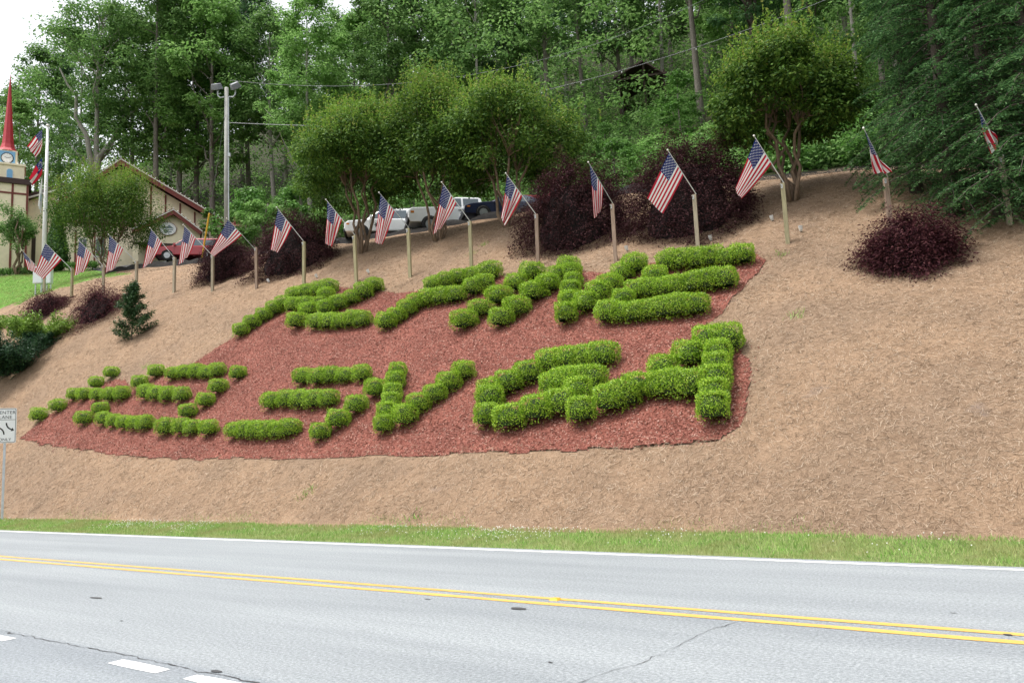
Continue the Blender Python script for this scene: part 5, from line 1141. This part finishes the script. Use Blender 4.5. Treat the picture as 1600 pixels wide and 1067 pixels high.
# ------------------------------------------------------------------ vehicles on the upper parking place
M_TYRE = plain('tyre_rubber', (0.018, 0.018, 0.018), 0.8); M_RIM = plain('wheel_rim', (0.42, 0.43, 0.44), 0.35, 0.5); M_BLKP = plain('black_trim', (0.02, 0.02, 0.022), 0.45)
M_LAMP = plain('headlamp_glass', (0.60, 0.62, 0.64), 0.15, var=0.05, spec=0.7); M_AMBER = plain('amber_lens', (0.60, 0.20, 0.03), 0.25); M_TAIL = plain('tail_lamp', (0.35, 0.02, 0.02), 0.25)
M_CARGL = plain('car_glass', (0.06, 0.085, 0.10), 0.06, var=0.1, spec=0.9); M_UNDER = plain('wheel_well', (0.008, 0.008, 0.008), 0.9)
def paint(name, c): return plain(name, c, 0.32, 0.0, 0.04, 2.0, spec=0.5, coat=0.6)
def vehicle(name, label, cat, loc, rz, S, pt, tilt=0.0):
    t = thing(name, label, cat, tuple(loc), rz, 'vehicles parked above the bank'); t.rotation_euler = (0, tilt, rz)
    W = S['W']; h = W/2
    MB().prism(S['low'], -h, h).build('body', pt, t, bevel=0.07)
    cb = S['cab']; zb = S['belt']; zt = max(z for x, z in cb); ins = S.get('ins', 0.20)
    yy = lambda z: h-0.03-ins*max(0, (z-zb))/(zt-zb)
    n = len(cb); V = np.array([(x, -yy(z), z) for x, z in cb]+[(x, yy(z), z) for x, z in cb])
    m_ = MB(); import mathutils
    tri = mathutils.geometry.tessellate_polygon([[Vector((x, 0, z)) for x, z in cb]])
    ts = []
    for a, b_, c in tri:
        ar = (cb[b_][0]-cb[a][0])*(cb[c][1]-cb[a][1])-(cb[b_][1]-cb[a][1])*(cb[c][0]-cb[a][0])
        if ar < 0: a, b_, c = a, c, b_
        ts += [(a, b_, c), (a+n, c+n, b_+n)]
    ar = sum(cb[i][0]*cb[(i+1) % n][1]-cb[(i+1) % n][0]*cb[i][1] for i in range(n))
    q = [((i+n, (i+1) % n+n, (i+1) % n, i) if ar > 0 else (i, (i+1) % n, (i+1) % n+n, i+n)) for i in range(n)]
    m_.add(V, q, ts); m_.build('cabin', pt, t, bevel=0.05)
    for wn in S['win']:
        for sg in (-1, 1):
            P = np.array([(x, sg*(yy(z)+0.006), z) for x, z in wn]+[(x, sg*(yy(z)-0.02), z) for x, z in wn]); k = len(wn)
            m_ = MB(); fr = list(range(k)); qd = [(fr[0], fr[1], fr[2], fr[3])]
            qd = [tuple(reversed(qd[0]))] if sg > 0 else qd
            m_.add(P, qd+[(i, i+k, (i+1) % k+k, (i+1) % k) for i in range(k)]); m_.build('side_window', M_CARGL, t)
    for (x0, z0, x1, z1), nme in ((S['ws'], 'windshield'), (S['rw'], 'rear_window')):
        d = np.array([x1-x0, z1-z0]); d /= np.linalg.norm(d); nn = np.array([d[1], -d[0]])*0.008
        if nme == 'rear_window': nn = -nn
        a0 = np.array([x0, z0])+np.array([x1-x0, z1-z0])*0.08+nn; a1_ = np.array([x0, z0])+np.array([x1-x0, z1-z0])*0.90+nn
        m_ = MB(); y0_, y1_ = yy(a0[1])-0.10, yy(a1_[1])-0.10
        qq = (0, 1, 2, 3); m_.add([(a0[0], -y0_, a0[1]), (a0[0], y0_, a0[1]), (a1_[0], y1_, a1_[1]), (a1_[0], -y1_, a1_[1])], [qq]); m_.build(nme, M_CARGL, t)
    r = S['wr']
    for wx in S['wx']:
        for sg in (-1, 1):
            wl_ = MB().tube([(0, -0.005, 0), (0, 0.012, 0)], r*1.09, 22).build('wheel_arch', M_UNDER, t, loc=(wx, sg*(h-0.0), r*1.02))
            o = MB().tube([(0, -0.12, 0), (0, -0.10, 0), (0, 0.10, 0), (0, 0.12, 0)], [r*0.92, r, r, r*0.92], 22).build('wheel', M_TYRE, t, loc=(wx, sg*(h-0.08), r))
            rm = MB().tube([(0, -0.128, 0), (0, 0.128, 0)], r*0.60, 16).build('rim', M_RIM, o)
    xf = S['front']
    for sg in (-1, 1):
        MB().box((xf[0], sg*(h-0.30), xf[1]), (0.10, 0.42, S.get('lh', 0.20))).build('headlight', M_LAMP, t, bevel=0.02)
        MB().box((xf[0]-0.16, sg*(h-0.02), xf[1]), (0.17, 0.06, S.get('lh', 0.20)*0.45)).build('side_marker', M_AMBER, t, bevel=0.01)
        MB().box((S['rear'][0], sg*(h-0.16), S['rear'][1]), (0.08, 0.26, 0.34)).build('tail_light', M_TAIL, t, bevel=0.02)
        MB().box((S['mir'][0], sg*(h+0.12), S['mir'][1]), (0.16, 0.24, 0.19)).build('mirror', S.get('mirm', pt), t, bevel=0.03)
        for dx in S['doors']: MB().box((dx, sg*h, (S['belt']+0.45)/2), (0.014, 0.01, S['belt']-0.50)).build('door_gap', M_UNDER, t)
        for dx in S['hand']: MB().box((dx, sg*(h+0.012), S['belt']-0.13), (0.17, 0.03, 0.035)).build('door_handle', S.get('mirm', pt), t, bevel=0.008)
    MB().box((xf[0]+0.01, 0, xf[1]-0.06), (0.10, W-1.06, S.get('gh', 0.22))).build('grille', M_BLKP, t, bevel=0.02)
    MB().box((xf[0]+0.02, 0, xf[1]-0.36), (0.16, W-0.06, 0.22)).build('bumper', S.get('bm', M_BLKP), t, bevel=0.05)
    return t
SUV = dict(W=1.92, belt=1.12, low=[(-2.42,0.42),(2.38,0.42),(2.46,0.62),(2.42,0.92),(2.25,1.06),(1.15,1.14),(-2.40,1.14),(-2.48,0.8)], cab=[(1.30,1.08),(0.45,1.70),(0.20,1.78),(-2.0,1.78),(-2.25,1.70),(-2.42,1.10)],
   win=[[(1.0,1.16),(0.02,1.16),(0.02,1.66),(0.42,1.66)],[(-0.05,1.16),(-1.05,1.16),(-1.05,1.66),(-0.05,1.66)],[(-1.13,1.18),(-2.1,1.18),(-1.98,1.64),(-1.13,1.64)]], ws=(1.30,1.10,0.45,1.70), rw=(-2.42,1.12,-2.25,1.70), wx=(1.50,-1.45), wr=0.39, front=(2.40,0.86), rear=(-2.44,1.0), mir=(0.95,1.2), doors=(1.0,-0.02,-1.08), hand=(0.15,-0.9))
TRUCK = dict(W=2.03, belt=1.32, ins=0.16, low=[(-2.95,0.60),(2.85,0.55),(2.95,0.75),(2.92,1.18),(2.75,1.30),(1.20,1.36),(-0.95,1.36),(-0.98,1.28),(-2.95,1.28),(-3.0,0.8)], cab=[(1.35,1.30),(0.62,1.88),(0.40,1.95),(-0.72,1.95),(-0.86,1.88),(-0.98,1.30)],
   win=[[(1.05,1.38),(0.20,1.38),(0.20,1.86),(0.58,1.86)],[(0.10,1.38),(-0.72,1.38),(-0.70,1.86),(0.10,1.86)]], ws=(1.35,1.32,0.62,1.88), rw=(-0.98,1.34,-0.86,1.88), wx=(1.85,-1.85), wr=0.42, front=(2.90,1.06), rear=(-2.97,1.05), mir=(1.02,1.42), mirm=M_BLKP, doors=(1.08,0.12,-0.78), hand=(0.30,-0.55), lh=0.26, gh=0.40)
SEDAN = dict(W=1.86, belt=0.98, low=[(-2.42,0.35),(2.40,0.32),(2.48,0.52),(2.42,0.74),(2.1,0.86),(1.05,0.98),(-1.4,1.02),(-2.35,1.0),(-2.48,0.7)], cab=[(1.15,0.94),(0.28,1.36),(0.0,1.42),(-0.8,1.42),(-1.1,1.36),(-1.85,0.98)],
   win=[[(0.85,1.01),(-0.05,1.01),(-0.05,1.33),(0.22,1.33)],[(-0.12,1.01),(-1.25,1.01),(-0.98,1.33),(-0.12,1.33)]], ws=(1.15,0.96,0.28,1.36), rw=(-1.85,1.0,-1.1,1.36), wx=(1.48,-1.42), wr=0.36, front=(2.40,0.68), rear=(-2.44,0.82), mir=(0.75,1.03), doors=(0.9,-0.08,-1.1), hand=(0.05,-0.95), lh=0.16, gh=0.14)
P_WHITE, P_NAVY, P_RED = paint('white_car_paint', (0.84, 0.85, 0.86)), paint('navy_car_paint', (0.016, 0.024, 0.07)), paint('red_car_paint', (0.42, 0.02, 0.03))
def park(px, py, D):
    p = at(px, py, D); return np.array([p[0], p[1], p[2]])
def place(px_front, D, S, py, turn, roof=None):
    """front bumper seen at px_front, wheels on the paving"""
    rz = AZ+math.pi+turn; fx = S['front'][0]; c = at(px_front, py, D); c = c-np.array([math.cos(rz), math.sin(rz), 0])*fx
    c[2] = land1(c[0], c[1])+0.01
    return c, rz
LOT = []
for nme, lb, cat, px_, D, S, pt, turn in [('suv', 'white SUV with a dark round badge on its door', 'SUV', 541, 47.0, SUV, P_WHITE, 0.12), ('pickup_truck', 'white crew-cab pickup truck with black grille behind two flags', 'pickup truck', 642, 45.0, TRUCK, P_WHITE, 0.22),
        ('car', 'navy blue sedan in front of the white pickup', 'car', 724, 42.5, SEDAN, P_NAVY, 0.22), ('pickup_truck', 'red pickup mostly hidden behind the rounded dark maple', 'pickup truck', 806, 46.5, TRUCK, P_RED, 0.28),
        ('suv', 'red SUV parked before the porch of the beige hall', 'SUV', 246, 63.0, SUV, P_RED, 0.20)]:
    c, rz = place(px_, D, S, 360, turn); LOT.append((vehicle(nme, lb, cat, c, rz, S, pt), D))
    if px_ == 246: LOT[-1][0].location.z -= 0.12
    if px_ == 642: LOT[-1][0].scale = (1.06, 1.06, 1.06)
suv = LOT[0][0]
k = np.arange(14)*2*math.pi/14
star = [(0.62+0.17*math.cos(a)*(1 if q % 2 == 0 else 0.55), 0.78+0.17*math.sin(a)*(1 if q % 2 == 0 else 0.55)) for q, a in enumerate(k)]
MBADGE = plain('badge_print', (0.07, 0.075, 0.085), 0.5)
for y0, y1 in ((0.962, 0.968), (-0.968, -0.962)): MB().prism(star, y0, y1).build('door_badge', MBADGE, suv)
m_ = MB(); m_.tube([(0.2, 0.62, 1.84), (-1.9, 0.62, 1.84)], 0.025, 6); m_.tube([(0.2, -0.62, 1.84), (-1.9, -0.62, 1.84)], 0.025, 6); m_.build('roof_rail', M_BLKP, suv)['kind'] = 'stuff'

# ------------------------------------------------------------------ poles, wires, cabinets, sign
M_CONC = plain('grey_pole', (0.30, 0.30, 0.275), 0.7, var=0.15, scale=3); M_COND = plain('pale_conduit', (0.50, 0.53, 0.56), 0.4); M_FLOOD = plain('floodlight_grey', (0.19, 0.20, 0.22), 0.5); M_WIRE = plain('wire', (0.16, 0.17, 0.18), 0.5)
DP = 52.0; pb = ground(354, 360, DP); ptop = at(355.5, 123, DP); hh = ptop[2]-pb[2]; t = thing('floodlight_pole', 'tall grey utility pole carrying two floodlights', 'light pole', tuple(pb), AZ)
MB().tube([(0, 0, -0.3), (0, 0, hh)], [0.165, 0.125], 14).build('pole', M_CONC, t, smooth=True)
MB().tube([(0.165, -0.08, 0), (0.15, -0.08, hh-0.7)], 0.04, 8).build('conduit', M_COND, t); MB().box((0.22, -0.12, hh-4.6), (0.16, 0.16, 0.22)).build('junction_box', M_COND, t)
for sg, tl in ((-1, 0.15), (1, 0.55)):
    br = MB().tube([(sg*0.15, 0, hh-0.62), (sg*0.42, 0, hh-0.66), (sg*0.56, 0, hh-0.50), (sg*0.58, 0, hh-0.20)], 0.045, 8).build('arm', M_COND, t)
    fl = MB(); fl.box((0, 0, 0), (0.62, 0.50, 0.36), taper=0.8); o = fl.build('floodlight', M_FLOOD, t, bevel=0.03, loc=(sg*0.60, -0.12, hh+0.05)); o.rotation_euler = (0.5, -sg*tl if sg > 0 else 0.15, sg*0.4)
    MB().box((0, -0.02, -0.185), (0.50, 0.38, 0.012)).build('lens', M_LENS, o)
ga, gb = at(352, 180, DP), ground(314, 408, 56); g = thing('guy_wire', 'guy wire with yellow guard left of the floodlight pole', 'guy wire', tuple(gb)); d = ga-gb
MB().tube([(0, 0, 0), tuple(d)], 0.012, 5).build('cable', M_WIRE, g); MB().tube([(0, 0, 0), tuple(d*0.36)], 0.055, 8).build('guard', plain('yellow_guard', (0.72, 0.44, 0.05), 0.5), g)
oc = np.array([(1,0,0),(-1,0,0),(0,1,0),(0,-1,0),(0,0,1),(0,0,-1)]); of = [(0,2,4),(2,1,4),(1,3,4),(3,0,4),(2,0,5),(1,2,5),(3,1,5),(0,3,5)]
M_BULB = plain('clear_bulb', (0.62, 0.64, 0.62), 0.25, var=0.05)
def wire(name, label, A, B, sag, bulbs=0, r=0.02, cat='wire'):
    A, B = np.asarray(A), np.asarray(B); t = thing(name, label, cat, tuple(A)); u = np.linspace(0, 1, 40)[:, None]; P = (B-A)*u; P[:, 2] -= (4*sag*u*(1-u))[:, 0]
    w_ = MB().tube(P, r, 5).build('cable', M_WIRE, t)
    for q in range(bulbs):
        i = 1+int((q+0.5)/bulbs*38); MB().add(oc*np.array([0.045, 0.045, 0.065]), tris=of).build('bulb', M_BULB, t, loc=tuple(P[i]-np.array([0, 0, 0.10]))); MB().tube([(0, 0, -0.05), (0, 0, 0.02)], 0.02, 5).build('socket', M_BLKP, t, loc=tuple(P[i]))
wire('string_light', 'string of small bulbs from the floodlight pole up to the trees', at(359, 126, DP), at(1190, -48, 58), 3.2, 16, 0.014, 'string light')
wire('string_light', 'lower string of small bulbs running past the shelter', at(700, 172, 47), at(1340, -20, 40), 0.7, 10, 0.013, 'string light')
wire('overhead_wire', 'plain wire leaving the middle of the floodlight pole to the right', at(358, 192, DP), at(720, 196, 50), 0.15, 0, 0.02)
# flagpole
DF = 58.0; fb = ground(67, 455, DF); ftop = at(67, 184, DF); hh = ftop[2]-fb[2]; t = thing('flagpole', 'tall white flagpole carrying three flags on the lawn', 'flagpole', tuple(fb))
MB().tube([(0, 0, -0.2), (0, 0, hh*0.5), (0, 0, hh)], [0.16, 0.14, 0.085], 14).build('pole', M_POLEW, t, smooth=True)
MB().lathe((0, 0, hh+0.10), [(0.01, -0.12), (0.10, -0.08), (0.13, 0), (0.10, 0.09), (0.01, 0.13)], 12).build('finial', M_GOLD, t)
def pole_flag(name, label, hoist, fly, folds, amp, mode):
    A, B = at(*hoist[0], DF-0.12), at(*hoist[1], DF-0.12); Dd, Cc = at(*fly[0], DF-0.5), at(*fly[1], DF-0.5); nc = -CF*np.array([1, 1, 0]); nc /= np.linalg.norm(nc)
    o = thing(name, label, 'flag', tuple(A), 0, 'flags on the tall flagpole'); F = flag_surface(A-A, B-A, Cc-A, Dd-A, folds, amp, 1.0, 0.1, nc)
    if mode == 'us':
        c = flag_mesh(F).build('cloth', [M_RED, M_WHITE, M_BLUE], o, smooth=True); star_mesh(F).build('star', M_WHITE, c)['kind'] = 'stuff'
    else:
        nS, nT = 24, 30; S_, T_ = np.meshgrid(np.linspace(0, 1, nS+1), np.linspace(0, 1, nT+1), indexing='ij'); V = F(S_, T_).reshape(-1, 3); i = np.arange(nS)[:, None]*(nT+1); j = np.arange(nT)[None]
        q = np.stack([i+j, i+j+nT+1, i+j+nT+2, i+j+1], -1).reshape(-1, 4); si = np.repeat(np.arange(nS), nT); tj = np.tile(np.arange(nT), nS)
        mat = np.where((si//8) == 1, 1, 0) if mode == 'state' else np.ones(len(q), int)
        if mode == 'state': mat = np.where((si < 16) & (tj < 12), 2, mat)
        else: mat = np.where((np.abs(si-12) < 5) & (np.abs(tj-15) < 5), 3, mat)
        m_ = MB(); m_.add(V, q, mat=mat); c = m_.build('cloth', [M_RED, M_WHITE, M_BLUE, cloth_mat('pale_emblem', (0.45, 0.55, 0.62))], o, smooth=True)
        if mode == 'state':
            m_ = MB(); a = np.arange(12)*2*math.pi/12
            for q_ in range(13):
                b_ = q_*2*math.pi/13; s0 = 0.333+0.22*math.cos(b_); t0 = 0.2+0.13*math.sin(b_); P = F(np.append(s0+0.045*np.cos(a), s0), np.append(t0+0.025*np.sin(a), t0)); tri = [(i, (i+1) % 12, 12) for i in range(12)]
                m_.add(P+nc*0.012, tris=tri); m_.add(P-nc*0.012, tris=tri)
            m_.build('star_ring', M_WHITE, c)['kind'] = 'stuff'
pole_flag('flag', 'American flag flying at half mast on the tall flagpole', ((66, 202), (66, 228)), ((43, 229), (56, 247)), 1.6, 0.12, 'us')
pole_flag('flag', 'red flag with blue corner on the flagpole below the American one', ((66, 246), (66, 272)), ((46, 279), (51, 292)), 1.8, 0.12, 'state')
pole_flag('flag', 'limp white flag hanging lowest against the flagpole', ((66, 274), (66, 300)), ((60, 322), (65, 334)), 2.0, 0.12, 'white')
# electric cabinets
M_CAB = plain('white_cabinet', (0.70, 0.73, 0.75), 0.45, var=0.05)
for px_, wd_, lb in ((60, 0.62, 'larger white electric cabinet left of the flagpole foot'), (76, 0.40, 'narrower white electric cabinet right of the flagpole foot')):
    b0 = ground(px_, 456, 55); o = thing('electric_cabinet', lb, 'cabinet', tuple(b0), AZ, 'electric cabinets by the flagpole'); zb0 = at(px_, 443, 55)[2]-b0[2]; zt0 = at(px_, 416, 55)[2]-b0[2]
    MB().box((0, 0, (zb0+zt0)/2), (wd_, 0.34, zt0-zb0)).build('box', M_CAB, o, bevel=0.02); MB().box((0, -0.178, (zb0+zt0)/2), (wd_-0.08, 0.014, zt0-zb0-0.1)).build('door', M_CAB, o, bevel=0.005)
    for sg in (-1, 1): MB().tube([(sg*wd_*0.32, 0, -0.15), (sg*wd_*0.32, 0, zb0)], 0.045, 8).build('leg', M_COND, o)
# traffic sign at the verge
sb = hit(3, 812); D = depth(sb); hh = at(3, 636, D)[2]-sb[2]; so_ = thing('traffic_sign', 'white road sign with black turn arrows at the left picture edge', 'traffic sign', tuple(sb), math.atan2(CAM[0]-sb[0], -(CAM[1]-sb[1]))*0+R_(62))
MB().box((0, 0.03, hh/2-0.15), (0.075, 0.045, hh+0.25)).build('post', M_COND, so_)
bw, bh = 0.66, 55*D/FPX; zc = hh-bh/2
def rrect(w_, h_, r_):
    return [(sx*(w_/2-r_)+r_*math.cos(a), sz*(h_/2-r_)+r_*math.sin(a)) for sx, sz, a0 in ((1, 1, 0), (-1, 1, 90), (-1, -1, 180), (1, -1, 270)) for a in np.radians(np.linspace(a0, a0+90, 5))]
fz = lambda P: P+np.array([0, 0, zc])
bd = MB().prism(rrect(bw, bh, 0.05), -0.004, 0.004, f=fz).build('board', plain('sign_white', (0.78, 0.80, 0.80), 0.4, var=0.03), so_)
M_SBLK = plain('sign_black', (0.012, 0.012, 0.012), 0.5, var=0.05)
def ring(w_, h_, th, r_):
    A_, B_ = np.array(rrect(w_, h_, r_)), np.array(rrect(w_-2*th, h_-2*th, r_*0.8)); n = len(A_); i = np.arange(n); V = np.vstack([np.c_[A_[:, 0], np.full(n, -0.007), A_[:, 1]], np.c_[B_[:, 0], np.full(n, -0.007), B_[:, 1]]])+np.array([0, 0, zc])
    return MB().add(V, np.stack([i, (i+1) % n, (i+1) % n+n, i+n], 1))
ring(bw-0.04, bh-0.04, 0.014, 0.04).build('border', M_SBLK, bd)
def flat_text(txt, size, z, par, mat):
    c = bpy.data.curves.new('lettering', 'FONT'); c.body = txt; c.size = size; c.align_x = 'CENTER'; c.align_y = 'CENTER'; c.extrude = 0.0005; c.space_character = 1.05
    tmp = bpy.data.objects.new('lettering', c); COL.objects.link(tmp); dg = bpy.context.evaluated_depsgraph_get(); me = bpy.data.meshes.new_from_object(tmp.evaluated_get(dg)); bpy.data.objects.remove(tmp)
    me.materials.clear(); me.materials.append(mat); o = bpy.data.objects.new('lettering', me); COL.objects.link(o); o.parent = par; o.location = (0, -0.0075, z); o.rotation_euler = (math.pi/2, 0, 0); return o
flat_text('CENTER', 0.155, zc+bh*0.37, bd, M_SBLK); flat_text('LANE', 0.155, zc+bh*0.235, bd, M_SBLK); flat_text('ONLY', 0.135, zc-bh*0.405, bd, M_SBLK)
MB().box((0, -0.0065, zc+bh*0.165), (bw-0.07, 0.002, 0.012)).build('rule', M_SBLK, bd)
def arrow(sgn):
    m_ = MB(); a = np.linspace(0, 1, 9)[:, None]; P = np.array([(0.03, 0.20)])*(1-a)**2+2*a*(1-a)*np.array([(0.04, 0.02)])+a*a*np.array([(0.19, -0.03)]); d = np.gradient(P, axis=0); d /= np.linalg.norm(d, axis=1)[:, None]; nn = np.stack([-d[:, 1], d[:, 0]], 1)*0.022
    V = np.vstack([P-nn, P+nn])*sgn; k = 9; i = np.arange(k-1); V3 = np.c_[V[:, 0], np.full(len(V), -0.007), V[:, 1]+zc-bh*0.09]; m_.add(V3, np.stack([i, i+1, i+k+1, i+k], 1))
    e = P[-1]; T3 = np.array([e+d[-1]*0.085, e+nn[-1]*3.0, e-nn[-1]*3.0])*sgn; m_.add(np.c_[T3[:, 0], np.full(3, -0.0072), T3[:, 1]+zc-bh*0.09], tris=[(0, 1, 2)]); return m_.build('arrow', M_SBLK, bd)
arrow(1); arrow(-1)
# raised reflector on the yellow line
p = roadpt(868, 937); o = thing('road_reflector', 'small yellow raised reflector on the centre line', 'road reflector', tuple(p)); MB().box((0, 0, 0.012), (0.11, 0.10, 0.022), taper=0.65).build('housing', plain('reflector_amber', (0.70, 0.40, 0.04), 0.3), o)
# stray weeds in the straw
r = np.random.default_rng(21); mb = MB()
for x, y in [(756,383),(737,398),(1242,494),(480,772),(1220,398),(228,572),(640,815)]:
    c = hit(x, y); k = 40; P = np.array(c)+np.c_[r.normal(0, 0.12, k), r.normal(0, 0.12, k), np.zeros(k)]; P[:, 2] = land(P[:, 0], P[:, 1]); V, tr = blades(r, P, 0.11, 0.022, 0.8); mb.add(V, tris=tr)
tag(mb.build('weeds', M_GRASS), kind='stuff')
